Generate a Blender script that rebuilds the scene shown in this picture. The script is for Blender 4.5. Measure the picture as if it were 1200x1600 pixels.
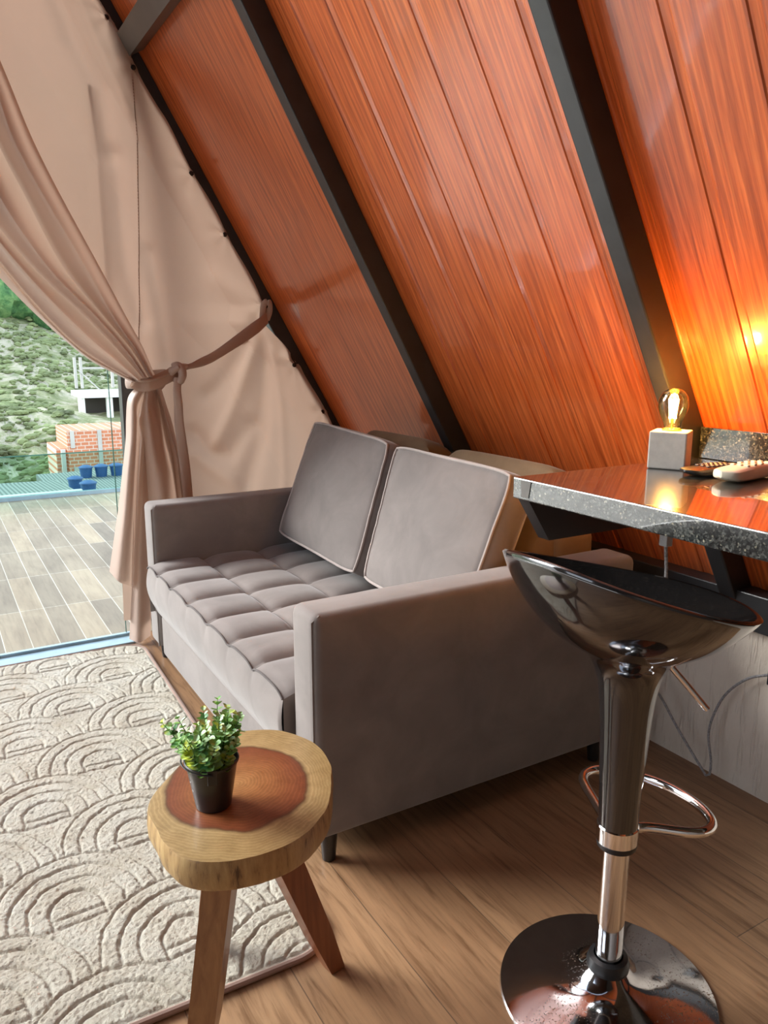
import bpy, bmesh, math, random
import numpy as np
from mathutils import Vector, Matrix, noise
random.seed(7); rng = np.random.default_rng(7)
for o in list(bpy.data.objects): bpy.data.objects.remove(o, do_unlink=True)
sc = bpy.context.scene; COL = sc.collection
PI = math.pi; R = math.radians

# ------------------------------------------------------------ camera, world, light
cam = bpy.data.objects.new('camera', bpy.data.cameras.new('camera')); COL.objects.link(cam)
cam.data.sensor_fit = 'VERTICAL'; cam.data.sensor_height = 36; cam.data.lens = 36*1205.5/1600
cam.data.clip_start = .02; cam.data.clip_end = 600
yaw, pit, rol = R(30.5637), R(12.0638), R(.087)
fw = Vector((math.sin(yaw)*math.cos(pit), math.cos(yaw)*math.cos(pit), -math.sin(pit)))
rt = Vector((math.cos(yaw), -math.sin(yaw), 0)); up = rt.cross(fw)
r2 = rt*math.cos(rol)+up*math.sin(rol); u2 = up*math.cos(rol)-rt*math.sin(rol)
M = Matrix.Identity(4)
for i in range(3): M[i][0], M[i][1], M[i][2] = r2[i], u2[i], -fw[i]
M.translation = Vector((0, 0, 1.15)); cam.matrix_world = M; sc.camera = cam
sc.view_settings.view_transform = 'Standard'; sc.view_settings.look = 'None'
sc.view_settings.gamma = 1; sc.view_settings.use_curve_mapping = False
sc.view_settings.exposure = 0.85

world = bpy.data.worlds.new('world'); sc.world = world; world.use_nodes = True
wn = world.node_tree.nodes; wl = world.node_tree.links; wn.clear()
wo = wn.new('ShaderNodeOutputWorld'); wb = wn.new('ShaderNodeBackground'); wl.new(wb.outputs[0], wo.inputs[0])
wt = wn.new('ShaderNodeTexCoord'); wx = wn.new('ShaderNodeSeparateXYZ'); wr = wn.new('ShaderNodeValToRGB')
wl.new(wt.outputs['Generated'], wx.inputs[0]); wl.new(wx.outputs['Z'], wr.inputs[0]); wl.new(wr.outputs[0], wb.inputs[0])
wr.color_ramp.elements[0].position = 0.0; wr.color_ramp.elements[0].color = (.95, .97, 1, 1)
wr.color_ramp.elements[1].position = .9; wr.color_ramp.elements[1].color = (.62, .76, 1, 1)
wb.inputs[1].default_value = 1.5

sun = bpy.data.lights.new('hazy_sun', 'SUN'); sun.energy = 4.2; sun.angle = R(34); sun.color = (1, .985, .96)
so = bpy.data.objects.new('hazy_sun', sun); COL.objects.link(so)
SUN_DIR = Vector((.66, -.75, -.50)); so.rotation_euler = SUN_DIR.to_track_quat('-Z', 'Y').to_euler()

# ------------------------------------------------------------ material helpers
def new_mat(name):
    m = bpy.data.materials.new(name); m.use_nodes = True
    nt = m.node_tree; b = nt.nodes['Principled BSDF']; return m, nt, b
def N(nt, t, **kw):
    n = nt.nodes.new(t)
    for k, v in kw.items():
        if k in n.inputs: n.inputs[k].default_value = v
        else: setattr(n, k, v)
    return n
def coords(nt, scale=(1, 1, 1), rot=(0, 0, 0), loc=(0, 0, 0), kind='Object'):
    tc = nt.nodes.new('ShaderNodeTexCoord'); mp = nt.nodes.new('ShaderNodeMapping')
    mp.inputs['Scale'].default_value = scale; mp.inputs['Rotation'].default_value = rot; mp.inputs['Location'].default_value = loc
    nt.links.new(tc.outputs[kind], mp.inputs[0]); return mp.outputs[0]
def noise_n(nt, vec, scale, detail=4, rough=.55, dist=0):
    n = N(nt, 'ShaderNodeTexNoise', Scale=scale, Detail=detail, Roughness=rough, Distortion=dist)
    nt.links.new(vec, n.inputs['Vector']); return n.outputs['Fac']
def ramp(nt, fac, stops):
    r = nt.nodes.new('ShaderNodeValToRGB'); cr = r.color_ramp
    while len(cr.elements) < len(stops): cr.elements.new(.5)
    for e, (p, c) in zip(cr.elements, stops):
        e.position = p; e.color = (*c, 1) if len(c) == 3 else c
    nt.links.new(fac, r.inputs[0]); return r.outputs[0]
def mix(nt, fac, a, b, mode='MIX'):
    n = nt.nodes.new('ShaderNodeMix'); n.data_type = 'RGBA'; n.blend_type = mode
    for i, v in ((0, fac), (6, a), (7, b)):
        if hasattr(v, 'is_linked') or hasattr(v, 'links'): nt.links.new(v, n.inputs[i])
        else: n.inputs[i].default_value = v if i == 0 else (*v, 1)
    return n.outputs[2]
def bump(nt, b, h, strength=.3, dist=.01):
    n = N(nt, 'ShaderNodeBump', Strength=strength, Distance=dist); nt.links.new(h, n.inputs['Height'])
    nt.links.new(n.outputs[0], b.inputs['Normal'])
def setp(b, **kw):
    al = dict(rough='Roughness', metal='Metallic', coat='Coat Weight', coatr='Coat Roughness', spec='Specular IOR Level', sheen='Sheen Weight', sheenr='Sheen Roughness', trans='Transmission Weight', ior='IOR', sss='Subsurface Weight')
    for k, v in kw.items():
        if k == 'color': b.inputs['Base Color'].default_value = (*v, 1)
        else: b.inputs[al[k]].default_value = v
def simple(name, color, rough=.5, nz=0, nscale=20, **kw):
    m, nt, b = new_mat(name); setp(b, color=color, rough=rough, **kw)
    v = coords(nt); f = noise_n(nt, v, nscale)
    lo = tuple(c*(1-nz) for c in color); hi = tuple(min(1, c*(1+nz)) for c in color)
    nt.links.new(ramp(nt, f, [(.3, lo), (.7, hi)]), b.inputs['Base Color']); return m

# glossy wood-look ceiling boards: local x = along room, local y = up the slope
m, nt, b = new_mat('glossy_red_wood_board'); M_BOARD = m
v = coords(nt, (26, 1.1, 1)); f1 = noise_n(nt, v, 3.2, 8, .62, .6)
v2 = coords(nt, (4.2, .32, 1)); w = N(nt, 'ShaderNodeTexWave', Scale=2.6, Distortion=7.5, Detail=4.0); w.inputs['Detail Scale'].default_value = 1.3
nt.links.new(v2, w.inputs[0])
v3 = coords(nt, (120, 3, 1)); f3 = noise_n(nt, v3, 2.0, 5, .6)
c1 = ramp(nt, f1, [(.28, (.33, .058, .013)), (.50, (.58, .125, .028)), (.72, (.72, .19, .048))])
c2 = ramp(nt, w.outputs['Fac'], [(.1, (.62, .55, .5)), (.5, (1, 1, 1)), (.95, (.82, .76, .7))])
c = mix(nt, .75, c1, c2, 'MULTIPLY'); c3 = ramp(nt, f3, [(.36, (.55, .45, .4)), (.52, (1, 1, 1))])
c = mix(nt, .5, c, c3, 'MULTIPLY'); nt.links.new(c, b.inputs['Base Color'])
setp(b, rough=.30, coat=.55, coatr=.07, spec=.5)
bump(nt, b, noise_n(nt, coords(nt, (3, 1.2, 1)), 1.5, 3), .10, .02)

M_DARKW = simple('dark_brown_boards', (.06, .045, .035), .5, .2, 3)  # unseen wall and slope given a dark tone to cut bounced light
M_BLACK = simple('black_painted_steel', (.020, .020, .021), .36, .25, 12)
M_BEAM = simple('dark_grey_painted_steel', (.075, .068, .060), .38, .12, 10)
M_BLKM = simple('matt_black_enamel', (.016, .016, .017), .35, .2, 14, coat=.2)
m, nt, b = new_mat('black_gloss_plastic'); M_SHELL = m; setp(b, color=(.010, .009, .009), rough=.10, coat=1, coatr=.03, spec=.6)
nt.links.new(ramp(nt, noise_n(nt, coords(nt), 30, 3), [(.4, (.08,)*3), (.7, (.16,)*3)]), b.inputs['Roughness'])
m, nt, b = new_mat('chrome'); M_CHROME = m; setp(b, color=(.86, .86, .87), rough=.06, metal=1)
nt.links.new(ramp(nt, noise_n(nt, coords(nt), 18, 4), [(.35, (.03,)*3), (.75, (.10,)*3)]), b.inputs['Roughness'])
m, nt, b = new_mat('pitted_chrome'); M_CHROMEP = m; setp(b, rough=.08, metal=1)
fa = noise_n(nt, coords(nt, loc=(3.1, .3, .4)), 4.5, 2); fb = noise_n(nt, coords(nt), 260, 2, .6)
pt = N(nt, 'ShaderNodeMath', operation='MULTIPLY'); 
nt.links.new(ramp(nt, fa, [(.48, (0,)*3), (.62, (1,)*3)]), pt.inputs[0]); nt.links.new(ramp(nt, fb, [(.60, (0,)*3), (.64, (1,)*3)]), pt.inputs[1])
nt.links.new(mix(nt, pt.outputs[0], (.62, .62, .64), (.30, .20, .12)), b.inputs['Base Color'])
nt.links.new(ramp(nt, pt.outputs[0], [(0, (.07,)*3), (1, (.6,)*3)]), b.inputs['Roughness'])
M_STUCCO, nt, b = new_mat('rough_white_plaster'); setp(b, rough=.75)
v = coords(nt, (1, 1, .35)); f = noise_n(nt, v, 46, 5, .6); g = noise_n(nt, coords(nt, (1, 1, .12)), 34, 3, .7)
nt.links.new(ramp(nt, noise_n(nt, coords(nt), 5, 4), [(.3, (.66, .57, .47)), (.7, (.78, .70, .60))]), b.inputs['Base Color'])
ad = N(nt, 'ShaderNodeMath', operation='ADD'); nt.links.new(f, ad.inputs[0]); nt.links.new(ramp(nt, g, [(.55, (0,)*3), (.66, (1,)*3)]), ad.inputs[1])
bump(nt, b, ad.outputs[0], .6, .007)

def wood_floor(name, sx, sy, off, cols, offset, mort, mortc, grain, rough, specks=True, freq=2):
    m, nt, b = new_mat(name)
    v = coords(nt, (1, 1, 1), (0, 0, R(90)), off)
    br = N(nt, 'ShaderNodeTexBrick', Scale=1.0); br.offset = offset; br.offset_frequency = freq
    for k, val in (('Mortar Size', mort), ('Mortar Smooth', .1), ('Bias', 0), ('Brick Width', sy), ('Row Height', sx)): br.inputs[k].default_value = val
    br.inputs['Color1'].default_value = (*cols[0], 1); br.inputs['Color2'].default_value = (*cols[1], 1); br.inputs['Mortar'].default_value = (*mortc, 1)
    nt.links.new(v, br.inputs[0])
    f = noise_n(nt, coords(nt, (22, 1.6, 1)), 2.6, 8, .66, .5); f2 = noise_n(nt, coords(nt, (2.2, .8, 1)), 2.4, 4, .6, .6)
    c = mix(nt, grain, br.outputs['Color'], ramp(nt, f, [(.32, (.44, .37, .31)), (.50, (1, 1, 1)), (.72, (1.28, 1.25, 1.2))]), 'MULTIPLY')
    c = mix(nt, .7, c, ramp(nt, f2, [(.28, (.62, .56, .52)), (.6, (1.1, 1.08, 1.05))]), 'MULTIPLY')
    nt.links.new(c, b.inputs['Base Color']); setp(b, rough=rough, spec=.45)
    ad = N(nt, 'ShaderNodeMath', operation='SUBTRACT'); nt.links.new(f, ad.inputs[0]); nt.links.new(br.outputs['Fac'], ad.inputs[1])
    bump(nt, b, ad.outputs[0], .25, .002); return m
M_FLOOR = wood_floor('brown_wood_plank_tile', .2, 1.2, (.341, 1.117, 0), ((.36, .220, .120), (.27, .152, .080)), .37, .0012, (.16, .10, .06), .8, .34)
M_DECK = wood_floor('pale_wood_plank_deck_tile', .0978, .56, (.26, .225, 0), ((.35, .29, .195), (.175, .148, .108)), 0, .0019, (.50, .49, .41), .35, .45)

def fabric(name, col, sheen=.35, var=.14, rough=.85, bscale=420, bs=.15, mott=7):
    m, nt, b = new_mat(name); f = noise_n(nt, coords(nt), mott, 6, .6, .5)
    lo = tuple(c*(1-var) for c in col); hi = tuple(c*(1+var) for c in col)
    nt.links.new(ramp(nt, f, [(.32, lo), (.68, hi)]), b.inputs['Base Color'])
    setp(b, rough=rough, sheen=sheen, sheenr=.4, spec=.2)
    bump(nt, b, noise_n(nt, coords(nt), bscale, 3), bs, .001); return m
M_SUEDE = fabric('taupe_suede', (.208, .180, .166))
M_SUEDEB = fabric('suede_warm_lit', (.20, .135, .078), .2)  # warm light on back cushions and frame put into the suede colour
M_PIPE = fabric('dark_piping', (.10, .085, .08), .2)
M_PIPEL = fabric('light_piping', (.42, .36, .33), .3)
m, nt, b = new_mat('dusty_pink_satin'); M_CURT = m
setp(b, rough=.42, sheen=.25, spec=.35)
nt.links.new(ramp(nt, noise_n(nt, coords(nt), 4, 3), [(.3, (.46, .335, .270)), (.7, (.52, .385, .310))]), b.inputs['Base Color'])
bump(nt, b, noise_n(nt, coords(nt, (1, 1, 4)), 160, 4, .7), .12, .002)
tr = N(nt, 'ShaderNodeBsdfTranslucent'); tr.inputs[0].default_value = (.70, .50, .38, 1); ms = N(nt, 'ShaderNodeMixShader'); ms.inputs[0].default_value = .20
out = nt.nodes['Material Output']; nt.links.new(b.outputs[0], ms.inputs[1]); nt.links.new(tr.outputs[0], ms.inputs[2]); nt.links.new(ms.outputs[0], out.inputs[0])
M_SEAM = simple('brown_thread', (.30, .20, .15), .7)
m, nt, b = new_mat('cream_shag'); M_RUG = m; setp(b, rough=.95, sheen=.3, spec=.1)
nt.links.new(ramp(nt, noise_n(nt, coords(nt), 9, 6, .7), [(.3, (.56, .49, .37)), (.5, (.68, .63, .51)), (.7, (.74, .71, .60))]), b.inputs['Base Color'])
bump(nt, b, noise_n(nt, coords(nt), 260, 5, .75), 1.0, .006)
M_RUGE = fabric('brown_rug_binding', (.30, .20, .16), .2)
def granite(name, cols, rough=.2):
    m, nt, b = new_mat(name); vv = coords(nt)
    vo = N(nt, 'ShaderNodeTexVoronoi', Scale=330.0); nt.links.new(vv, vo.inputs['Vector'])
    c1 = ramp(nt, vo.outputs['Color'], [(.2, cols[0]), (.5, cols[1]), (.82, cols[2]), (.95, cols[3])])
    c2 = ramp(nt, noise_n(nt, vv, 75, 5, .7), [(.38, (.25,)*3), (.62, (1.1,)*3)])
    nt.links.new(mix(nt, .9, c1, c2, 'MULTIPLY'), b.inputs['Base Color']); setp(b, rough=rough, spec=.6, coat=1, coatr=.02); return m
M_GRAN = granite('dark_speckled_granite', ((.011, .012, .012), (.032, .035, .032), (.095, .095, .085), (.28, .25, .18)))
M_TAPE = simple('grey_glue', (.10, .09, .08), .6, .2)
m, nt, b = new_mat('tree_slice_top'); M_SLICE = m
tc = N(nt, 'ShaderNodeTexCoord'); mp = N(nt, 'ShaderNodeMapping'); nt.links.new(tc.outputs['Object'], mp.inputs[0]); mp.inputs['Location'].default_value = (.006, .0, 0); mp.inputs['Scale'].default_value = (1, .92, 0)
nz = N(nt, 'ShaderNodeTexNoise', Scale=9.0, Detail=5.0); nt.links.new(mp.outputs[0], nz.inputs['Vector'])
ln = N(nt, 'ShaderNodeVectorMath', operation='LENGTH'); nt.links.new(mp.outputs[0], ln.inputs[0])
ma = N(nt, 'ShaderNodeMath', operation='MULTIPLY_ADD'); nt.links.new(nz.outputs['Fac'], ma.inputs[0]); ma.inputs[1].default_value = .045; nt.links.new(ln.outputs['Value'], ma.inputs[2])
heart = ramp(nt, ma.outputs[0], [(.02, (.40, .20, .07)), (.07, (.33, .135, .045)), (.115, (.24, .075, .026)), (.138, (.20, .055, .02)), (.143, (.08, .035, .015)), (.147, (.42, .29, .13)), (.19, (.38, .26, .11))])
sw = N(nt, 'ShaderNodeMath', operation='MULTIPLY'); nt.links.new(ma.outputs[0], sw.inputs[0]); sw.inputs[1].default_value = 1050
si = N(nt, 'ShaderNodeMath', operation='SINE'); nt.links.new(sw.outputs[0], si.inputs[0])
c = mix(nt, .38, heart, ramp(nt, si.outputs[0], [(0, (.62, .55, .5)), (.6, (1.05,)*3)]), 'MULTIPLY')
c = mix(nt, .5, c, ramp(nt, noise_n(nt, coords(nt), 40, 6, .7), [(.35, (.65, .6, .5)), (.6, (1.1,)*3)]), 'MULTIPLY')
nt.links.new(c, b.inputs['Base Color']); setp(b, rough=.38, coat=.25, coatr=.2)
m, nt, b = new_mat('tree_slice_edge'); M_EDGE = m
c = ramp(nt, noise_n(nt, coords(nt, (1, 1, .22)), 70, 5, .6), [(.32, (.10, .055, .022)), (.44, (.36, .22, .085)), (.7, (.50, .34, .14))])
nt.links.new(c, b.inputs['Base Color']); setp(b, rough=.5, coat=.15); bump(nt, b, noise_n(nt, coords(nt, (1, 1, .3)), 60, 4), .4, .004)
def legwood(name, a, c_, rot=(0, 0, 0)):
    m, nt, b = new_mat(name); f = noise_n(nt, coords(nt, (30, 30, 2)), 1.5, 7, .6, .6)
    nt.links.new(ramp(nt, f, [(.3, a), (.7, c_)]), b.inputs['Base Color']); setp(b, rough=.4, coat=.25, coatr=.2); return m
M_LEG = legwood('reddish_leg_wood', (.17, .052, .020), (.34, .115, .042))
M_LEG2 = legwood('brown_leg_wood', (.19, .08, .028), (.38, .18, .065))
m, nt, b = new_mat('two_tone_leaf'); M_LEAF = m
nt.links.new(ramp(nt, noise_n(nt, coords(nt), 34, 2), [(.34, (.10, .30, .11)), (.47, (.27, .48, .09)), (.56, (.38, .60, .34)), (.66, (.65, .72, .10))]), b.inputs['Base Color']); setp(b, rough=.42, sss=.0)
M_STEM = simple('dark_green_stem', (.05, .09, .03), .6)
M_SOIL = simple('black_soil', (.015, .012, .01), .95)
M_CONC = simple('grey_concrete', (.40, .37, .33), .8, .08, 60)
m, nt, b = new_mat('amber_glass'); M_BULB = m; nt.nodes.remove(b)
t_ = N(nt, 'ShaderNodeBsdfTransparent'); t_.inputs[0].default_value = (1, .86, .55, 1); g_ = N(nt, 'ShaderNodeBsdfGlossy'); g_.inputs['Roughness'].default_value = .04
lw = N(nt, 'ShaderNodeLayerWeight', Blend=.35); ms = N(nt, 'ShaderNodeMixShader'); nt.links.new(lw.outputs['Fresnel'], ms.inputs[0]); nt.links.new(t_.outputs[0], ms.inputs[1]); nt.links.new(g_.outputs[0], ms.inputs[2]); nt.links.new(ms.outputs[0], nt.nodes['Material Output'].inputs[0])
def emit(name, col, s):
    m, nt, b = new_mat(name); b.inputs['Base Color'].default_value = (*col, 1); b.inputs['Emission Color'].default_value = (*col, 1); b.inputs['Emission Strength'].default_value = s; return m
M_FIL = emit('glowing_filament', (1, .62, .22), 90)
M_BRASS = simple('brass', (.75, .5, .18), .25, .1, metal=1)
def glass(name, tint, blend=.02):
    m, nt, b = new_mat(name); nt.nodes.remove(b)
    t_ = N(nt, 'ShaderNodeBsdfTransparent'); t_.inputs[0].default_value = (*tint, 1); g_ = N(nt, 'ShaderNodeBsdfGlossy'); g_.inputs['Roughness'].default_value = .02
    lw = N(nt, 'ShaderNodeLayerWeight', Blend=blend); ms = N(nt, 'ShaderNodeMixShader'); nt.links.new(lw.outputs['Fresnel'], ms.inputs[0])
    nt.links.new(t_.outputs[0], ms.inputs[1]); nt.links.new(g_.outputs[0], ms.inputs[2]); nt.links.new(ms.outputs[0], nt.nodes['Material Output'].inputs[0]); return m
M_GLASS = glass('pale_green_glass', (.993, 1, .997)); M_GLASS2 = glass('green_railing_glass', (.70, .84, .79), .08)
M_GEDGE = simple('green_glass_edge', (.05, .16, .13), .2)
M_ALU = simple('blue_grey_aluminium', (.36, .50, .57), .35, .12, 14, metal=.3)
M_WHITEP = simple('white_plastic', (.66, .61, .48), .35, .04)
M_BLKP = simple('black_plastic', (.015, .015, .016), .3, .1)
M_KEYS = simple('pale_rubber_key', (.70, .62, .44), .5, .05); M_KEYD = simple('dark_rubber_key', (.05, .045, .05), .5, .1)
M_CORD = simple('grey_braided_cord', (.26, .25, .25), .6, .5, 220)
M_INK = simple('grey_lettering', (.45, .45, .45), .5)

# ------------------------------------------------------------ mesh helpers
def mesh_obj(name, verts, faces, mat, parent=None, smooth=True, base=None, mats=None, fm=None, kind=None, label=None):
    if base is None: base = Vector(parent['base']) if parent is not None and 'base' in parent else Vector((0, 0, 0))
    base = Vector(base)
    me = bpy.data.meshes.new(name); vs = [tuple(Vector(v)-base) for v in verts]
    me.from_pydata(vs, [], faces); me.update()
    for mm in (mats or [mat]): me.materials.append(mm)
    if fm is not None: me.polygons.foreach_set('material_index', fm)
    me.polygons.foreach_set('use_smooth', [smooth]*len(me.polygons))
    o = bpy.data.objects.new(name, me); COL.objects.link(o)
    if parent is not None:
        o.parent = parent
        ROOTS[o.name] = base
    else: o.location = base
    if kind: o['kind'] = kind
    if label: o['label'] = label
    return o
ROOTS = {}; BASES = {}
class Geo:
    def __init__(s): s.v = []; s.f = []; s.m = []
    def add(s, v, f, m=0):
        n = len(s.v); s.v += [Vector(p) for p in v]; s.f += [tuple(i+n for i in q) for q in f]; s.m += [m]*len(f); return s
    def bm(s, b, m=0):
        b.verts.ensure_lookup_table(); b.verts.index_update(); s.add([v.co.copy() for v in b.verts], [[v.index for v in f.verts] for f in b.faces], m); b.free(); return s
    def box(s, lo, hi, bev=0, seg=2, m=0, mat=None):
        b = bmesh.new(); bmesh.ops.create_cube(b, size=1)
        lo = Vector(lo); hi = Vector(hi)
        for v in b.verts: v.co = Vector([(lo[i]+hi[i])/2+v.co[i]*(hi[i]-lo[i]) for i in range(3)])
        if bev: bmesh.ops.bevel(b, geom=b.edges[:], offset=bev, segments=seg, affect='EDGES', profile=.5)
        if mat is not None: bmesh.ops.transform(b, matrix=mat, verts=b.verts)
        return s.bm(b, m)
    def tube(s, pts, r, n=10, m=0, cap=True, closed=False):
        pts = [Vector(p) for p in pts]; k = len(pts); rr = r if isinstance(r, (list, tuple)) else [r]*k
        t0 = (pts[1]-pts[0]).normalized(); a = t0.orthogonal().normalized(); V = []; prev = t0
        for i, p in enumerate(pts):
            if closed: t = (pts[(i+1) % k]-pts[i-1]).normalized()
            else: t = (pts[min(i+1, k-1)]-pts[max(i-1, 0)]).normalized()
            a = (a - t*a.dot(t)).normalized(); bb = t.cross(a)
            for j in range(n): V.append(p+(a*math.cos(2*PI*j/n)+bb*math.sin(2*PI*j/n))*rr[i])
        F = []
        for i in range(k if closed else k-1):
            for j in range(n):
                i2 = (i+1) % k; F.append((i*n+j, i*n+(j+1) % n, i2*n+(j+1) % n, i2*n+j))
        if cap and not closed: F.append(tuple(range(n-1, -1, -1))); F.append(tuple((k-1)*n+j for j in range(n)))
        return s.add(V, F, m)
    def lathe(s, prof, c, n=48, m=0, cap0=True, cap1=True, axis=None):
        V = []; F = []; c = Vector(c)
        for (r, z) in prof:
            for j in range(n): V.append(c+Vector((r*math.cos(2*PI*j/n), r*math.sin(2*PI*j/n), z)))
        for i in range(len(prof)-1):
            for j in range(n): F.append((i*n+j, i*n+(j+1) % n, (i+1)*n+(j+1) % n, (i+1)*n+j))
        if cap0: F.append(tuple(range(n-1, -1, -1)))
        if cap1: F.append(tuple((len(prof)-1)*n+j for j in range(n)))
        return s.add(V, F, m)
    def grid(s, P, m=0, flip=False):
        h = len(P); w = len(P[0]); V = [p for row in P for p in row]
        F = [(i*w+j, i*w+j+1, (i+1)*w+j+1, (i+1)*w+j) for i in range(h-1) for j in range(w-1)]
        if flip: F = [f[::-1] for f in F]
        return s.add(V, F, m)
    def prism(s, poly, axis, a, b_, m=0):
        # poly: 2D points; axis: index of the extruded axis
        def mk(p, t):
            q = list(p); q.insert(axis, t); return q
        n = len(poly); V = [mk(p, a) for p in poly]+[mk(p, b_) for p in poly]
        F = [tuple(range(n))[::-1], tuple(range(n, 2*n))]+[(i, (i+1) % n, (i+1) % n+n, i+n) for i in range(n)]
        return s.add(V, F, m)
    def build(s, name, mat, parent=None, smooth=False, **kw):
        mats = mat if isinstance(mat, list) else None
        root = parent
        if root is not None and root.name in BASES: kw.setdefault('base', BASES[root.name])
        o = mesh_obj(name, s.v, s.f, mat, parent, smooth, mats=mats, fm=(s.m if mats else None), **kw)
        if parent is not None and parent.name in BASES: BASES[o.name] = BASES[parent.name]
        bmx = bmesh.new(); bmx.from_mesh(o.data); bmesh.ops.recalc_face_normals(bmx, faces=bmx.faces); bmx.to_mesh(o.data); bmx.free()
        if smooth == 'auto' or smooth is True:
            try: o.data.set_sharp_from_angle(angle=R(38))
            except Exception: pass
        return o
def thing(name, base, label, cat, group=None):
    e = bpy.data.objects.new(name, None); COL.objects.link(e); e.location = base; e.empty_display_size = .05
    BASES[e.name] = Vector(base); e['label'] = label; e['category'] = cat
    if group: e['group'] = group
    return e
def tag(o, label, cat, group=None):
    o['label'] = label; o['category'] = cat
    if group: o['group'] = group
    return o
def catmull(P, n):
    P = [Vector(p) for p in P]; P = [P[0]*2-P[1]]+P+[P[-1]*2-P[-2]]; out = []
    segs = len(P)-3
    for k in range(n):
        t = k/(n-1)*segs; i = min(int(t), segs-1); u = t-i; a, b_, c_, d = P[i:i+4]
        out.append(.5*((2*b_)+(c_-a)*u+(2*a-5*b_+4*c_-d)*u*u+(3*b_-a-3*c_+d)*u*u*u))
    return out
def arclen(P, n):
    Q = catmull(P, 200); L = [0]
    for i in range(1, 200): L.append(L[-1]+(Q[i]-Q[i-1]).length)
    out = []; j = 0
    for k in range(n):
        t = L[-1]*k/(n-1)
        while j < 198 and L[j+1] < t: j += 1
        u = (t-L[j])/max(1e-9, L[j+1]-L[j]); out.append(Q[j].lerp(Q[j+1], min(1, max(0, u))))
    return out
def loft(curves, nt_, per, sample=arclen):
    C = [sample(c, nt_) for c in curves]; rows = []
    for i in range(nt_):
        rows.append(catmull([c[i] for c in C], per*(len(C)-1)+1))
    return rows

# ------------------------------------------------------------ structure
def struct(o): o['kind'] = 'structure'; return o
S60, C60 = math.sin(R(60)), .5
XB, ZB = 1.80, .54                       # foot of the sloping boards
YG = 3.27                                 # gable plane
struct(Geo().box((-4.2, -1.6, -.12), (1.95, 2.985, 0)).build('floor', M_FLOOR))
struct(Geo().box((1.764, -1.6, 0), (1.93, YG, .45)).build('wall_right', M_STUCCO))
g = Geo(); g.prism([(-4.2, 0), (1.95, 0), (1.95, .6), (-1.17, 5.8), (-4.2, .6)], 1, -1.75, -1.6); struct(g.build('wall_back', M_DARKW))
# sloping boards with twin grooves
prof = []
y = 1.293-.1525*19
grooves = []
while y < YG-.05: grooves.append(y); y += .1525
prof = [(-1.6, 0)]
for gy in grooves:
    if gy < -1.55: continue
    if gy > 2.2: continue
    prof += [(gy-.004, 0), (gy+.002, -.004), (gy+.018, -.0025), (gy+.021, 0)]
prof.append((YG, 0))
V = []; F = []; L = 5.9
for (yy, d) in prof:
    V.append((yy, 0, d)); V.append((yy, L, d))
for i in range(len(prof)-1): F.append((2*i, 2*i+2, 2*i+3, 2*i+1))
n0 = len(V); V += [(-1.6, 0, -.03), (YG, 0, -.03), (YG, L, -.03), (-1.6, L, -.03)]; F.append((n0, n0+3, n0+2, n0+1))
me = bpy.data.meshes.new('ceiling'); me.from_pydata(V, [], F); me.materials.append(M_BOARD)
ob = bpy.data.objects.new('ceiling', me); COL.objects.link(ob); struct(ob)
# local x -> world +y, local y -> up the slope, local z -> inward normal
ex, ey = Vector((0, 1, 0)), Vector((-C60, 0, S60)); ez = ex.cross(ey)
if ez.x > 0: ez = -ez
mw = Matrix.Identity(4)
for i in range(3): mw[i][0], mw[i][1], mw[i][2] = ex[i], ey[i], ez[i]
mw.translation = Vector((XB, 0, ZB)); ob.matrix_world = mw
inn = Vector((-S60, 0, -C60))
def slope_pt(y, s, off): return Vector((XB, y, ZB))+Vector((-C60, 0, S60))*s+inn*off
def rafter(y0, y1, name, d=.068, s0=-.62, s1=5.8):
    g = Geo(); V = []
    for s_ in (s0, s1):
        for (yy, of) in ((y0, -.0), (y1, -.0), (y1, d), (y0, d)): V.append(slope_pt(yy, s_, of))
    g.add(V, [(0, 1, 2, 3), (7, 6, 5, 4), (0, 4, 5, 1), (1, 5, 6, 2), (2, 6, 7, 3), (3, 7, 4, 0)])
    o = g.build(name, M_BLACK)
    bv = o.modifiers.new('bevel', 'BEVEL'); bv.width = .004; bv.segments = 2; return struct(o)
rafter(3.205, 3.262, 'trim_1'); rafter(2.19, 2.24, 'trim_2'); rafter(1.165, 1.213, 'trim_3'); rafter(.14, .188, 'trim_4')
struct(Geo().box((1.735, -1.6, .45), (1.93, YG, .545), .003).build('trim_5', M_BLACK))
# horizontal steel beam running along the room under the rafters
g = Geo(); 
V = [slope_pt(yy, s_, of) for yy in (2.24, 3.15) for (s_, of) in ((1.94, .002), (2.02, .002), (2.02, .062), (1.94, .062))]
g.add(V, [(0, 1, 2, 3), (7, 6, 5, 4), (0, 4, 5, 1), (1, 5, 6, 2), (2, 6, 7, 3), (3, 7, 4, 0)]); struct(g.build('trim_6', M_BEAM))
# other slope of the A-frame (out of view)
def lsl(y, s): return (-4.15+s*.5, y, .54+s*S60)
g = Geo()
for (y0, y1, s0, s1) in ((-1.6, .3, 0, 5.92), (2.1, YG, 0, 5.92), (.3, 2.1, 0, 1.0), (.3, 2.1, 3.6, 5.92)):   # gap left between them, added out of view to let in more light
    c4 = [Vector(lsl(y0, s0)), Vector(lsl(y1, s0)), Vector(lsl(y1, s1)), Vector(lsl(y0, s1))]; o4 = [p+Vector((-.035, 0, .02)) for p in c4]
    g.add(c4+o4, [(0, 1, 2, 3), (7, 6, 5, 4), (0, 4, 5, 1), (1, 5, 6, 2), (2, 6, 7, 3), (3, 7, 4, 0)])
struct(g.build('ceiling_left', M_DARKW))

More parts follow.
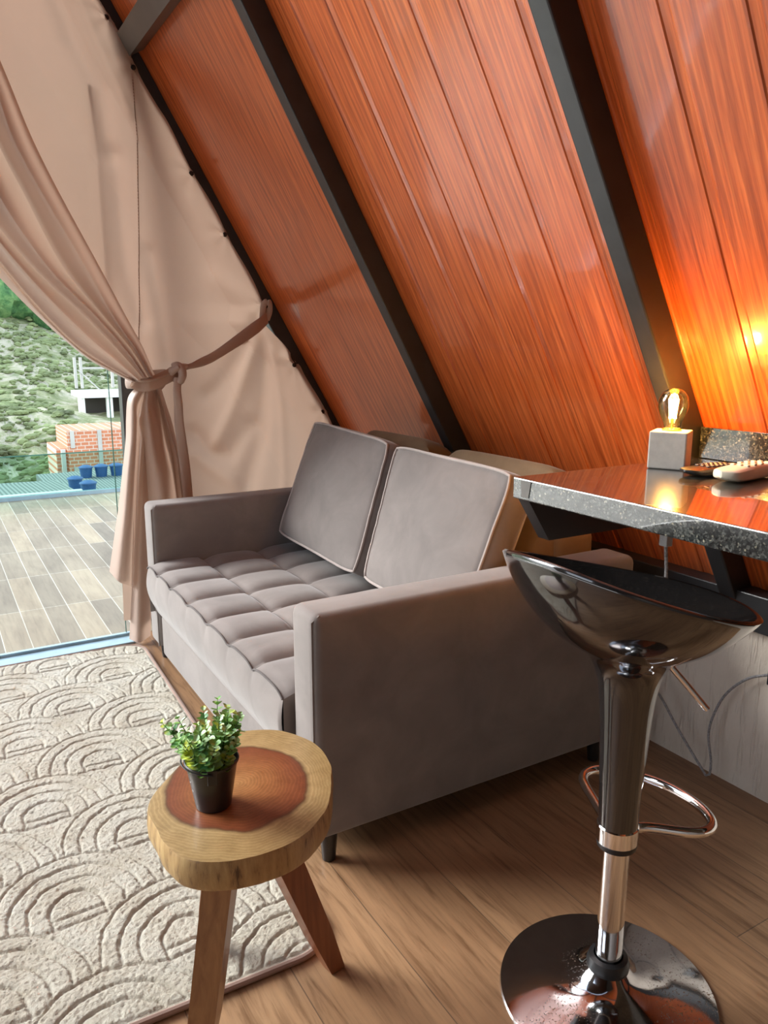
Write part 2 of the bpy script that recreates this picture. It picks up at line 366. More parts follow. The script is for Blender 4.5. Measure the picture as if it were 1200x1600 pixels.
# gable: sliding door, sill, post
sill = Geo().box((-4.2, 2.985, -.03), (.62, 3.09, .008), .002); sill.box((-4.2, 3.066, .008), (.62, 3.084, .018)); struct(sill.build('trim_7', M_ALU))
struct(Geo().box((.62, 2.985, -.12), (1.95, 3.35, -.002)).build('floor_gable', M_FLOOR)).name = 'trim_8'
door = thing('door_1', (-.8, 3.075, .02), '', ''); del door['label']; del door['category']; struct(door)
Geo().box((-2.2, 3.071, .02), (.603, 3.079, 2.05)).build('glass_pane', M_GLASS, door)
g = Geo(); g.prism([(.625, .02), (1.72, .02), (1.72, .50), (.625, 2.44)], 1, 3.262, 3.268); g.prism([(-2.2, 2.05), (.62, 2.05), (.62, 2.45), (-.3, 4.0), (-2.2, 4.0)], 1, 3.262, 3.268); g.build('fixed_pane', glass('clear_glass', (.995, 1, .998)), door)
Geo().box((.603, 3.069, .02), (.605, 3.081, 2.05)).build('pane_edge', M_GEDGE, door)
struct(Geo().box((.680, 3.215, -.002), (.76, 3.275, 2.40), .003).build('trim_9', M_BLACK))

# ------------------------------------------------------------ deck and railing
struct(Geo().box((-7, 3.09, -.12), (3.2, 6.40, 0)).build('deck', M_DECK))
rail = thing('glass_railing', (-1.9, 6.42, 0), 'low green glass railing along the far edge of the deck', 'railing')
Geo().box((-7, 6.405, .03), (3.2, 6.417, .335)).build('glass_panel', M_GLASS2, rail)
Geo().box((-7, 6.39, 0), (3.2, 6.43, .03)).build('bottom_rail', M_ALU, rail)
Geo().box((-7, 6.402, .333), (3.2, 6.420, .340)).build('top_edge', M_GEDGE, rail)

# ------------------------------------------------------------ outside: hillside, forest, buildings
def hz(x, y):
    pts = [(12, -7.5), (40, -7.2), (50, -5.4), (60, -3.5), (70, -.9), (80, 2.6), (86, 4.4), (100, 8.5), (150, 34), (230, 85)]
    for (a, za), (b_, zb) in zip(pts, pts[1:]):
        if y <= b_: z = za+(zb-za)*max(0, (y-a))/(b_-a); break
    else: z = pts[-1][1]
    k = min(1, max(0, (y-45)/35)); return z-.30*(x-6.6)*k*(.8 if x > 6.6 else .35)
m, nt, b = new_mat('scrubby_hillside'); M_HILL = m
f = noise_n(nt, coords(nt, (1, .6, 1.6)), .35, 9, .72, 1.2); 
nt.links.new(ramp(nt, f, [(.30, (.10, .13, .06)), (.43, (.18, .21, .09)), (.50, (.28, .29, .17)), (.55, (.40, .37, .28)), (.60, (.21, .24, .12)), (.75, (.13, .17, .08))]), b.inputs['Base Color']); setp(b, rough=.95)
g = Geo(); rows = []
for j in range(150):
    yy = 12+j*1.0 if j < 80 else 92+(j-80)*2.0
    rows.append([Vector((x, yy, hz(x, yy)+1.1*noise.noise(Vector((x*.13, yy*.13, 0)))+.45*noise.noise(Vector((x*.6, yy*.6, 3)))+.25*noise.noise(Vector((x*1.7, yy*1.7, 5))))) for x in np.arange(-40, 60, .8)])
g.grid(rows); struct(g.build('hillside', M_HILL, smooth=True))
m, nt, b = new_mat('forest_green'); M_FOREST = m
nt.links.new(ramp(nt, noise_n(nt, coords(nt), .9, 7, .7), [(.34, (.04, .13, .05)), (.5, (.11, .27, .09)), (.66, (.24, .42, .15))]), b.inputs['Base Color']); setp(b, rough=.9)
bump(nt, b, noise_n(nt, coords(nt), 2.2, 6, .7), .9, .5)
g = Geo(); bb = bmesh.new(); bmesh.ops.create_icosphere(bb, subdivisions=3, radius=1); ico = [v.co.copy() for v in bb.verts]; icf = [[v.index for v in f.verts] for f in bb.faces]; bb.free()
for k in range(420):
    y0 = 86+rng.random()**1.3*80; x0 = rng.uniform(-14, 44)*(y0/110)
    r = rng.uniform(1.5, 3.2)*(.8+y0/300); sd = rng.uniform(0, 99); c0 = Vector((x0, y0, hz(x0, y0)+r*.55))
    g.add([c0+p*r*(1+.38*noise.noise(p*2.3+Vector((sd, 0, 0)))+.16*noise.noise(p*6+Vector((0, sd, 0)))) for p in ico], icf)
o = g.build('forest', M_FOREST, smooth=True); o.data.set_sharp_from_angle(angle=PI); tag(o, 'dense green forest covering the upper hillside beyond the glass door', 'forest'); o['kind'] = 'stuff'
M_SCRUB = simple('scrub_green', (.17, .21, .09), .95, .6, .4)
g = Geo(); bb = bmesh.new(); bmesh.ops.create_icosphere(bb, subdivisions=1, radius=1); ic1 = [v.co.copy() for v in bb.verts]; icf1 = [[v.index for v in f.verts] for f in bb.faces]; bb.free()
for k in range(4200):
    y0 = rng.uniform(46, 88); x0 = rng.uniform(-2, 24)*(y0/62); r = rng.uniform(.06, .30); sd = rng.uniform(0, 99)
    if 8.7 < x0 < 16 and 56 < y0 < 66: continue
    c0 = Vector((x0, y0, hz(x0, y0)+1.1*noise.noise(Vector((x0*.13, y0*.13, 0)))+.45*noise.noise(Vector((x0*.6, y0*.6, 3)))+r*.3))
    g.add([c0+Vector((p.x*r*1.5, p.y*r, p.z*r*.8))*(1+.5*noise.noise(p*2+Vector((sd, 0, 0)))) for p in ic1], icf1)
o = g.build('scrub', M_SCRUB, smooth=False); tag(o, 'low scrub and grass tufts scattered over the rocky hillside', 'scrub'); o['kind'] = 'stuff'
# buildings
M_BRICK, nt, b = new_mat('orange_hollow_brick')
br = N(nt, 'ShaderNodeTexBrick', Scale=1.0); nt.links.new(coords(nt, rot=(R(90), 0, 0)), br.inputs[0])
for k_, v_ in (('Mortar Size', .025), ('Brick Width', .42), ('Row Height', .2)): br.inputs[k_].default_value = v_
br.inputs['Color1'].default_value = (.62, .25, .14, 1); br.inputs['Color2'].default_value = (.52, .19, .10, 1); br.inputs['Mortar'].default_value = (.62, .50, .42, 1)
nt.links.new(br.outputs[0], b.inputs['Base Color']); setp(b, rough=.9)
M_CON2 = simple('weathered_concrete', (.50, .50, .47), .9, .15, .8); M_WHT = simple('white_render', (.82, .84, .84), .7, .04, .5)
M_ROOF, nt, b = new_mat('corrugated_sheet'); wv = N(nt, 'ShaderNodeTexWave', Scale=3.2); nt.links.new(coords(nt), wv.inputs[0])
nt.links.new(ramp(nt, wv.outputs['Fac'], [(.3, (.16, .18, .17)), (.6, (.28, .30, .28))]), b.inputs['Base Color']); setp(b, rough=.9, spec=.1)
M_DARKIN = simple('painted_interior_shade', (.05, .045, .04), .9)  # near-black colour paints the shade between the house columns
bb_ = thing('brick_building', (8, 46, -7), 'unfinished orange brick building with grey concrete columns below the hill', 'building')
Geo().box((6.46, 45, -7.4), (10.6, 49, -3.36)).build('brick_wall', M_BRICK, bb_)
Geo().box((5.9, 45.4, -7.4), (6.46, 49, -4.35)).build('side_wall', M_BRICK, bb_)
for (x0, z0, z1) in ((6.1, -7.4, -4.35), (6.62, -4.3, -3.36), (8.05, -5.9, -3.36)):
    Geo().box((x0, 44.93, z0), (x0+.22, 45.1, z1)).build('concrete_column', M_CON2, bb_)
Geo().box((6.7, 44.9, -7.4), (10.6, 45.02, -5.35)).build('rendered_base', M_CON2, bb_)
cf = thing('concrete_frame', (11, 61, -3.8), 'white slab and columns of an unfinished house on the hillside', 'building')
zf = -2.5
Geo().box((9.75, 59.6, zf), (16, 64, zf+.38)).build('floor_slab', M_WHT, cf)
for x_ in (9.6, 11.55): Geo().box((x_, 59.8, -5.0), (x_+.42, 60.2, zf)).build('column', M_WHT, cf)
Geo().box((13.0, 59.9, -4.6), (16, 60.1, zf)).build('brick_panel', M_BRICK, cf)
Geo().box((10.0, 61.4, -4.4), (13, 61.5, zf)).build('painted_shade_panel', M_DARKIN, cf)
for x_ in (9.45, 9.85, 12.0): Geo().box((x_, 59.8, zf+.7), (x_+.18, 60, zf+2.9)).build('upright_post', M_CON2, cf)
Geo().box((9.9, 59.85, zf+2.05), (12.1, 59.95, zf+2.2)).build('crossbar', M_CON2, cf)
Geo().tube([(9.7, 59.8, zf+2.0), (11.3, 59.8, zf+.38)], .05, 6).build('brace', M_CON2, cf)
for x_ in (12.7, 13.6): tag(Geo().box((x_, 60, zf+.38), (x_+.75, 60.6, zf+1.25), .03).build('roof_tank', M_WHT), 'small white tank on the slab of the unfinished house, '+('left one' if x_ < 13 else 'right one'), 'tank', 'white tanks on the unfinished house')
lr = thing('low_roof', (2, 22, -7), 'low building with a pale corrugated roof just past the deck', 'building')
Geo().add([(-6, 19.0, -2.16), (2.85, 19.0, -2.16), (2.85, 22.5, -2.42), (-6, 22.5, -2.26), (-6, 19.0, -2.22), (2.85, 19.0, -2.22), (2.85, 22.5, -2.48), (-6, 22.5, -2.32)], [(0, 1, 2, 3), (7, 6, 5, 4), (0, 4, 5, 1), (1, 5, 6, 2), (2, 6, 7, 3), (3, 7, 4, 0)]).build('corrugated_sheeting', M_ROOF, lr)
Geo().box((-6, 18.8, -7), (2.95, 19.02, -2.12)).build('parapet_wall', M_CON2, lr)
rf = thing('flat_roof', (6, 24, -7), 'grey flat roof carrying the blue water tanks', 'building')
Geo().box((2.95, 19.0, -7), (9, 28, -3.05)).build('roof_slab', M_ROOF, rf)
Geo().box((2.95, 18.8, -7), (9, 19.0, -2.98)).build('parapet_wall', M_CON2, rf)
M_BLUE = simple('blue_polyethylene', (.035, .10, .27), .4, .1)
for k, (x_, y_, z_, r_) in enumerate(((4.30, 26.5, -3.05, .215), (4.78, 26.5, -3.05, .215), (5.26, 26.5, -3.05, .215), (3.62, 24.3, -3.05, .22), (3.80, 23.2, -3.05, .23))):
    t_ = thing('water_tank', (x_, y_, z_), ('left blue water tank of the back row on the flat roof', 'middle blue water tank of the back row on the flat roof', 'right blue water tank of the back row, partly behind the curtain', 'blue water tank half hidden behind the nearest one', 'nearest blue water tank by the roof parapet')[k], 'water tank', 'blue water tanks')
    Geo().lathe([(r_*.8, 0), (r_*.95, r_*1.5)], (x_, y_, z_), 20).build('tank_body', M_BLUE, t_, smooth=True)
    Geo().lathe([(r_*1.08, r_*1.5), (r_*1.05, r_*1.65), (r_*.5, r_*1.9), (r_*.2, r_*1.93)], (x_, y_, z_), 20).build('tank_lid', M_BLUE, t_, smooth=True)

# ------------------------------------------------------------ curtain
cur = thing('curtain', (.7, 3.1, 0), 'dusty pink satin curtain tied back and screwed along the sloping rafter', 'curtain')
E0=[(-0.184,3.030,2.400),(-0.027,3.021,2.028),(0.103,3.012,1.656),(0.185,3.004,1.474),(0.262,2.995,1.375),(0.375,2.986,1.245),(0.516,2.978,1.111),(0.619,2.969,1.048),(0.679,2.960,1.015)]
E1=[(-0.170,3.000,2.422),(-0.015,2.991,2.056),(0.115,2.982,1.687),(0.193,2.974,1.505),(0.263,2.965,1.414),(0.367,2.956,1.269),(0.497,2.948,1.131),(0.604,2.939,1.061),(0.670,2.930,1.023)]
V1=[(-0.148,3.045,2.464),(0.004,3.036,2.091),(0.136,3.026,1.710),(0.204,3.017,1.523),(0.268,3.008,1.432),(0.359,2.998,1.305),(0.482,2.989,1.163),(0.591,2.979,1.081),(0.682,2.970,1.026)]
R1=[(-0.110,2.920,2.434),(0.034,2.917,2.111),(0.155,2.914,1.757),(0.214,2.911,1.573),(0.264,2.907,1.483),(0.380,2.904,1.332),(0.512,2.901,1.186),(0.599,2.898,1.105),(0.676,2.895,1.031)]
V2=[(-0.083,3.050,2.499),(0.072,3.041,2.177),(0.189,3.033,1.814),(0.236,3.024,1.651),(0.278,3.015,1.540),(0.398,3.006,1.386),(0.540,2.997,1.241),(0.642,2.989,1.124),(0.713,2.980,1.032)]
R2_=[(-0.034,2.935,2.461),(0.105,2.931,2.163),(0.208,2.926,1.841),(0.257,2.922,1.695),(0.294,2.917,1.591),(0.413,2.913,1.401),(0.546,2.909,1.254),(0.642,2.904,1.134),(0.703,2.900,1.038)]
V3=[(0.046,3.050,2.534),(0.180,3.041,2.216),(0.261,3.032,1.949),(0.303,3.024,1.797),(0.360,3.015,1.661),(0.464,3.006,1.428),(0.586,2.998,1.263),(0.677,2.989,1.142),(0.732,2.980,1.037)]
R3=[(0.126,2.950,2.510),(0.218,2.945,2.191),(0.296,2.940,1.959),(0.335,2.935,1.812),(0.402,2.930,1.662),(0.520,2.925,1.434),(0.609,2.920,1.254),(0.677,2.915,1.143),(0.726,2.910,1.041)]
V4=[(0.182,3.050,2.570),(0.275,3.044,2.236),(0.352,3.038,2.003),(0.405,3.031,1.841),(0.476,3.025,1.674),(0.587,3.019,1.442),(0.668,3.013,1.269),(0.722,3.006,1.154),(0.763,3.000,1.040)]
rows = loft([E0, E1, V1, R1, V2, R2_, V3, R3, V4], 110, 8, catmull)
Geo().grid(rows).build('gathered_drape', M_CURT, cur, smooth=True)
A0=[(0.690,3.000,1.004),(0.656,3.000,0.962),(0.644,3.000,0.883),(0.637,3.000,0.804),(0.616,3.000,0.679),(0.594,3.000,0.552),(0.573,3.000,0.451),(0.543,3.000,0.303)]
A1=[(0.690,2.960,1.005),(0.660,2.956,0.957),(0.652,2.951,0.887),(0.644,2.947,0.804),(0.625,2.943,0.686),(0.606,2.939,0.554),(0.586,2.934,0.434),(0.562,2.930,0.277)]
A2=[(0.706,2.950,1.005),(0.672,2.949,0.945),(0.667,2.947,0.875),(0.658,2.946,0.780),(0.643,2.944,0.660),(0.630,2.943,0.538),(0.614,2.941,0.416),(0.599,2.940,0.254)]
A3=[(0.728,3.000,1.003),(0.694,3.000,0.917),(0.688,3.000,0.869),(0.679,3.000,0.767),(0.665,3.000,0.637),(0.652,3.000,0.531),(0.641,3.000,0.402),(0.623,3.000,0.228)]
B0=[(0.725,3.020,0.997),(0.710,3.019,0.915),(0.694,3.017,0.819),(0.674,3.016,0.672),(0.657,3.014,0.522),(0.644,3.013,0.396),(0.625,3.011,0.225),(0.601,3.010,0.012)]
B1=[(0.725,2.980,0.999),(0.714,2.977,0.918),(0.703,2.974,0.822),(0.688,2.971,0.677),(0.674,2.969,0.529),(0.660,2.966,0.405),(0.646,2.963,0.235),(0.629,2.960,0.009)]
B2=[(0.744,3.020,0.997),(0.739,3.019,0.914),(0.732,3.017,0.817),(0.725,3.016,0.668),(0.718,3.014,0.516),(0.713,3.013,0.387),(0.702,3.011,0.212),(0.685,3.010,0.01)]
C0=[(0.723,3.000,0.998),(0.701,3.000,0.917),(0.691,3.000,0.881),(0.692,3.000,0.820),(0.690,3.000,0.747),(0.703,3.000,0.604),(0.708,3.000,0.443),(0.701,3.000,0.01)]
C1=[(0.720,2.950,1.003),(0.712,2.947,0.920),(0.713,2.944,0.873),(0.716,2.941,0.813),(0.722,2.939,0.740),(0.738,2.936,0.611),(0.743,2.933,0.452),(0.732,2.930,0.009)]
C2=[(0.739,2.980,1.003),(0.743,2.977,0.917),(0.752,2.974,0.876),(0.760,2.971,0.783),(0.769,2.969,0.733),(0.788,2.966,0.644),(0.790,2.963,0.440),(0.780,2.960,0.01)]
D0=[(0.764,3.030,1.003),(0.781,3.030,0.909),(0.788,3.030,0.870),(0.803,3.030,0.786),(0.815,3.030,0.735),(0.824,3.030,0.614),(0.834,3.030,0.421),(0.825,3.030,0.01)]
D1=[(0.764,2.990,1.007),(0.785,2.989,0.919),(0.796,2.987,0.865),(0.814,2.986,0.790),(0.823,2.984,0.735),(0.831,2.983,0.620),(0.841,2.981,0.430),(0.833,2.980,0.01)]
D2=[(0.789,3.040,1.009),(0.813,3.040,0.915),(0.826,3.040,0.867),(0.841,3.040,0.783),(0.851,3.040,0.731),(0.863,3.040,0.609),(0.873,3.040,0.414),(0.871,3.040,0.01)]
g = Geo(); g.grid(loft([A0, A1, A2, A3], 70, 8, catmull))
Ab = [(p[0]+.028, 3.02, p[2]) for p in A0[:-1]]+[(.586, 3.015, .09)]
g.grid(loft([Ab, [(p[0]+.05, 3.01, p[2]) for p in Ab], [(p[0]+.09, 3.03, p[2]) for p in Ab]], 50, 5, catmull))
g.grid(loft([B0, B1, B2], 70, 8, catmull)); g.grid(loft([C0, C1, C2, D0, D1, D2], 70, 8, catmull))
g.build('hanging_tail', M_CURT, cur, smooth=True)
# flat sheet
SC = [(0.721,3.19,2.319),(0.807,3.19,2.168),(1.007,3.19,1.822),(1.134,3.19,1.603),(1.287,3.19,1.329),(1.429,3.19,1.078),(1.564,3.19,0.868)]
FR = [(.44, 2.83), (.579,2.585),(0.653,2.443),(0.738,2.306),(0.820,2.155),(1.019,1.811),(1.147,1.594),(1.301,1.316),(1.290,1.245),(1.445,1.087),(1.586,0.846),(1.742,0.561),(1.75,.30)]
RID = [([(1.247,1.222),(1.225,.995),(1.188,.778),(1.122,.583),(1.055,.341)], .045, .030), ([(1.227,1.213),(1.165,1.076),(1.078,.892),(1.003,.762)], .032, -.022),
 ([(1.221,1.229),(1.130,1.116),(1.028,1.0),(.978,.962)], .035, .018), ([(.916,.807),(.975,.737),(1.057,.718),(1.147,.835)], .035, .018),
 ([(.683,1.819),(.679,1.597),(.69,1.414),(.738,1.251)], .035, .016), ([(.778,1.489),(.804,1.324),(.828,1.105)], .03, .014), ([(1.257,1.288),(1.161,1.363),(1.054,1.410)], .05, -.014),
 ([(1.42,1.087),(1.324,1.102),(1.283,1.209)], .03, -.014), ([(.617,2.341),(.662,2.227),(.719,2.09),(.758,1.988)], .02, -.012), ([(.521,2.322),(.572,2.17),(.648,2.036),(.655,1.821)], .035, .018),
 ([(.92,.72),(.99,.66),(1.07,.60),(1.12,.50)], .03, -.014), ([(1.300,1.13),(1.31,.9),(1.30,.5)], .02, -.008), ([(.90,2.0),(.97,1.75)], .03, .006), ([(1.40,1.10),(1.50,.90)], .03, -.012)]
def dseg(p, q, x, z):
    ax, az = p; bx_, bz_ = q; dx, dz = bx_-ax, bz_-az; t = ((x-ax)*dx+(z-az)*dz)/(dx*dx+dz*dz+1e-9); t = np.clip(t, 0, 1)
    return np.hypot(x-ax-t*dx, z-az-t*dz)
zz = np.linspace(2.83, .10, 230); fx = np.array(sorted([(p[1], p[0]) for p in FR])); rgt = np.interp(zz, fx[:, 0], fx[:, 1])
v4 = np.array(sorted([(p[2], p[0]) for p in V4])); lft = np.interp(zz, v4[:, 0], v4[:, 1])-.05
lft = np.where(zz < 1.04, np.interp(zz, [.1, .6, 1.04], [.84, .80, .72]), lft)
u = np.linspace(0, 1, 150)[None, :]; X = lft[:, None]+(rgt-lft)[:, None]*u; Z = np.repeat(zz[:, None], 150, 1)
Y = np.interp(X-rgt[:, None], [-1, -.42, -.2, -.05, 0], [3.045, 3.048, 3.085, 3.165, 3.195])
for line, w_, h_ in RID:
    d = np.min([dseg(p, q, X, Z) for p, q in zip(line, line[1:])], 0); Y -= h_*np.exp(-(d/w_)**2)
for (sx, sy, sz) in SC:            # puckers towards each screw
    d = np.hypot(X-sx, Z-sz); ang = np.arctan2(Z-sz, X-sx); Y += .004*np.exp(-(d/.09)**2)*np.cos(ang*7)
X = X+(.004*np.sin(zz*23)[:, None])*(u**8)
sea = np.interp(Z, [.1, 1.229, 1.716, 2.244, 2.83], [.70, .723, .757, .796, .83]); Y += .004*np.exp(-((X-sea)/.0035)**2)
g = Geo(); g.add([Vector(p) for p in zip(X.ravel(), Y.ravel(), Z.ravel())], [(i*150+j, i*150+j+1, (i+1)*150+j+1, (i+1)*150+j) for i in range(229) for j in range(149)])
fs_ = g.build('flat_sheet', M_CURT, cur, smooth=True)
sp = []
for i in range(40, 205, 4):
    j = int(np.argmin(np.abs(X[i]-sea[i, 0]))); sp.append((sea[i, 0], Y[i, j]-.0012, Z[i, j]))
Geo().tube(sp, .0016, 6).build('seam', M_SEAM, fs_, smooth=True)
# tie strap
ST=[(0.663,2.940,1.025),(0.689,2.945,1.012),(0.727,2.935,1.015),(0.782,2.95,1.035),(0.834,2.97,1.055),(.866,2.985,1.070),(.918,3.012,1.081),(1.001,3.035,1.110),(1.106,3.06,1.168),(1.219,3.10,1.233),(1.279,3.145,1.266)]
def ribbon(g, path, w, th, twist, n=60, side=Vector((0, 0, 1)), crown=.006):
    P = arclen(path, n); rows = []
    for i, p in enumerate(P):
        t = (P[min(i+1, n-1)]-P[max(i-1, 0)]).normalized(); s_ = (side-t*side.dot(t)).normalized(); o_ = t.cross(s_)
        a = twist(i/(n-1)); ss = s_*math.cos(a)+o_*math.sin(a); oo = t.cross(ss); ww = w(i/(n-1)); row = []
        for j in range(13):
            an = 2*PI*j/12; row.append(p+ss*math.cos(an)*ww+oo*math.sin(an)*(th+crown*0)+oo*.0)
        rows.append(row)
    g.grid(rows)
g = Geo()
ribbon(g, ST, lambda t: .022+.004*math.sin(t*9)-(.010*math.exp(-((t-.35)/.06)**2)), .006, lambda t: .5*math.exp(-((t-.38)/.08)**2))
ribbon(g, [(.668, 2.95, 1.03), (.70, 2.925, 1.028), (.75, 2.93, 1.035), (.80, 2.95, 1.05)], lambda t: .006, .006, lambda t: 0)
ribbon(g, [(.668, 2.95, 1.02), (.655, 3.0, 1.02), (.70, 3.06, 1.03), (.76, 3.05, 1.04), (.80, 2.99, 1.045)], lambda t: .022, .006, lambda t: 0)
g.tube(arclen([(.822, 2.975, 1.085), (.845, 2.945, 1.07), (.85, 2.94, 1.045), (.838, 2.945, 1.02), (.822, 2.97, 1.03)], 14), [.006, .013, .018, .019, .018, .017, .016, .016, .015, .015, .014, .012, .010, .006], 12)
g.tube(arclen([(.80, 2.985, 1.045), (.825, 2.94, 1.07), (.85, 2.95, 1.078), (.885, 3.0, 1.078)], 10), [.014, .016, .016, .014, .012, .011, .010, .010, .009, .007], 12)
g.build('tie_strap', M_CURT, cur, smooth=True)
TL=[(0.833,2.945,1.035),(0.825,2.937,0.985),(0.829,2.943,0.935),(0.830,2.950,0.874),(0.838,2.957,0.782),(0.850,2.963,0.652),(0.859,2.970,0.45)]
g = Geo(); ribbon(g, TL, lambda t: .014+.012*t, .006, lambda t: .35*math.sin(t*6), side=Vector((1, 0, 0))); g.build('strap_end', M_CURT, cur, smooth=True)
g0 = Geo(); g0.lathe([(.004, 0), (.0095, .001), (.0095, .004), (.005, .006)], (0, 0, 0), 14)
first = None
for p in SC+[(1.293, 3.165, 1.325)]:
    if p == SC[4]: continue
    gg = Geo(); gg.add([Vector((p[0]-.012, p[1]-.010-v_.z, p[2]-.006))+Vector((v_.x, 0, v_.y)) for v_ in g0.v], g0.f); gg.build('screw', M_BLKP, cur, smooth=True)
g = Geo(); ribbon(g, [(1.265, 3.16, 1.25), (1.27, 3.15, 1.32), (1.292, 3.15, 1.335), (1.300, 3.16, 1.30), (1.290, 3.17, 1.262)], lambda t: .014, .006, lambda t: 0, side=Vector((1, 0, 0))); g.build('anchor_loop', M_CURT, cur, smooth=True)

# ------------------------------------------------------------ rug (real carved pile)
dxy = .0028; xs = np.arange(-1.25, .655, dxy); ys = np.arange(1.165, 2.955, dxy)
RX, RY = np.meshgrid(xs, ys)
ca, sa = math.cos(R(-3)), math.sin(R(-3))
def arches(x, y):
    h = np.full(x.shape, -1.0); done = np.zeros(x.shape, bool)
    for row in range(-8, 14):
        by = 1.512+row*.1935; offx = .2+(.175 if row % 2 == 0 else 0)
        cx = offx+np.round((x-offx)/.35)*.35; dx = x-cx; dy = y-by
        r = np.where(dy > 0, np.hypot(dx, dy*.88), np.abs(dx)); ins = (r < .172) & (dy > -.045) & ~done
        v_ = np.zeros(x.shape)
        for rr in (.166, .131, .094, .052): v_ = np.maximum(v_, np.exp(-((r-rr)/.0031)**2))
        v_ = np.maximum(v_, np.where(r < .052, np.exp(-((dy+.012)/.0031)**2), 0)); v_ = np.maximum(v_, np.exp(-((dy+.040)/.004)**2)*(r < .166))
        band = np.where((r > .131) & (r < .166), .10, 0)+np.where((r > .052) & (r < .094), .10, 0)
        h = np.where(ins, -v_+band, h); done |= ins
    return np.where(done, h, -.25)
wob = .006
nx_ = np.array([[0.0]])
def vnoise(shape, step, amp):
    h_, w_ = shape; gy, gx = int(h_/step)+3, int(w_/step)+3; G = rng.standard_normal((gy, gx))
    yy = np.arange(h_)/step; xx = np.arange(w_)/step; y0 = yy.astype(int); x0 = xx.astype(int); fy = (yy-y0)[:, None]; fx_ = (xx-x0)[None, :]
    fy = fy*fy*(3-2*fy); fx_ = fx_*fx_*(3-2*fx_)
    return amp*((G[y0][:, x0]*(1-fx_)+G[y0][:, x0+1]*fx_)*(1-fy)+(G[y0+1][:, x0]*(1-fx_)+G[y0+1][:, x0+1]*fx_)*fy)
W1, W2 = vnoise(RX.shape, 9, .0022), vnoise(RX.shape, 9, .0022)
px, py = RX+W1, RY+W2
H_ = 0.0125+.0055*arches(px*ca-py*sa+.075, px*sa+py*ca+.02)+rng.standard_normal(RX.shape)*.0006+vnoise(RX.shape, 2.3, .0007)+vnoise(RX.shape, 40, .001)
rc = .085                                    # rounded corners
def rrd(x, y, x0, x1, y0, y1, r_):
    qx = np.abs(x-(x0+x1)/2)-(x1-x0)/2+r_; qy = np.abs(y-(y0+y1)/2)-(y1-y0)/2+r_
    return np.hypot(np.maximum(qx, 0), np.maximum(qy, 0))+np.minimum(np.maximum(qx, qy), 0)-r_
xr = .655
sd = rrd(RX, RY, -1.25, xr, 1.165, 2.955, rc); H_ = np.where(sd > -.012, .009, H_)
keep = sd < .0005
idx = -np.ones(RX.shape, int); idx[keep] = np.arange(keep.sum())
q = keep[:-1, :-1] & keep[1:, :-1] & keep[:-1, 1:] & keep[1:, 1:]; I, J = np.nonzero(q)
faces = np.stack([idx[I, J], idx[I, J+1], idx[I+1, J+1], idx[I+1, J]], 1)
# the rug lies turned a hair against the planks
ang = R(-1.6); cxr, cyr = .62, 2.955
VX, VY = RX[keep]-cxr, RY[keep]-cyr
VV = np.stack([cxr+VX*math.cos(ang)-VY*math.sin(ang)-.02, cyr+VX*math.sin(ang)+VY*math.cos(ang), H_[keep]+.002], 1)
rugt = thing('area_rug', (0, 2, 0), 'cream shag rug with carved arches and brown bound edge in front of the sofa', 'rug')
me = bpy.data.meshes.new('pile'); me.vertices.add(len(VV)); me.vertices.foreach_set('co', (VV-np.array([0, 2, 0])).ravel())
me.loops.add(len(faces)*4); me.loops.foreach_set('vertex_index', faces.ravel().astype(np.int32)); me.polygons.add(len(faces)); me.polygons.foreach_set('loop_start', np.arange(0, len(faces)*4, 4, dtype=np.int32))
me.update(calc_edges=True); me.validate(); me.materials.append(M_RUG); me.polygons.foreach_set('use_smooth', [True]*len(faces))
o = bpy.data.objects.new('pile', me); COL.objects.link(o); o.parent = rugt
loop = []
for (cx_, cy_, a0) in ((xr-rc, 2.955-rc, 0), (-1.25+rc, 2.955-rc, 90), (-1.25+rc, 1.165+rc, 180), (xr-rc, 1.165+rc, 270)):
    for k in range(13):
        a = R(a0+90*k/12); X_, Y_ = cx_+rc*math.cos(a)-cxr, cy_+rc*math.sin(a)-cyr
        loop.append((cxr+X_*math.cos(ang)-Y_*math.sin(ang)-.02, cyr+X_*math.sin(ang)+Y_*math.cos(ang), .0075))
fine = []
for a_, b_ in zip(loop, loop[1:]+loop[:1]):
    nn = max(1, int((Vector(b_)-Vector(a_)).length/.05))
    for k in range(nn): fine.append(Vector(a_).lerp(Vector(b_), k/nn))
Geo().tube(fine, .0068, 8, closed=True).build('bound_edge', M_RUGE, rugt, smooth=True)

# ------------------------------------------------------------ sofa
sofa = thing('sofa', (1.1, 2.1, 0), 'taupe suede two-seat sofa with tufted seat and square arms under the sloping boards', 'sofa')
SX0, SX1, SY0, SY1 = .645, 1.61, 1.383, 2.825
def arm(y0, y1):
    g = Geo(); g.box((SX0, y0, .07), (SX1, y1, .602), .022, 4); return g.build('armrest', M_SUEDE, sofa, smooth=True)
a1 = arm(SY0, 1.500); a2 = arm(2.705, SY1)
for a_, yo, yi in ((a1, SY0, 1.5), (a2, 2.705, SY1)):
    Geo().tube([(SX0+.003, yo+.012, .075), (SX0+.003, yo+.012, .585), (SX0+.02, yo+.010, .598)], .003, 6).build('seam', M_SUEDE, a_, smooth=True)
Geo().box((.655, 1.502, .045), (1.5, 2.703, .205), .016, 3).build('drawer_front', M_SUEDE, sofa, smooth=True)
Geo().box((1.43, 1.502, .10), (1.575, 2.703, .655), .025, 3).build('back_frame', M_SUEDEB, sofa, smooth=True)
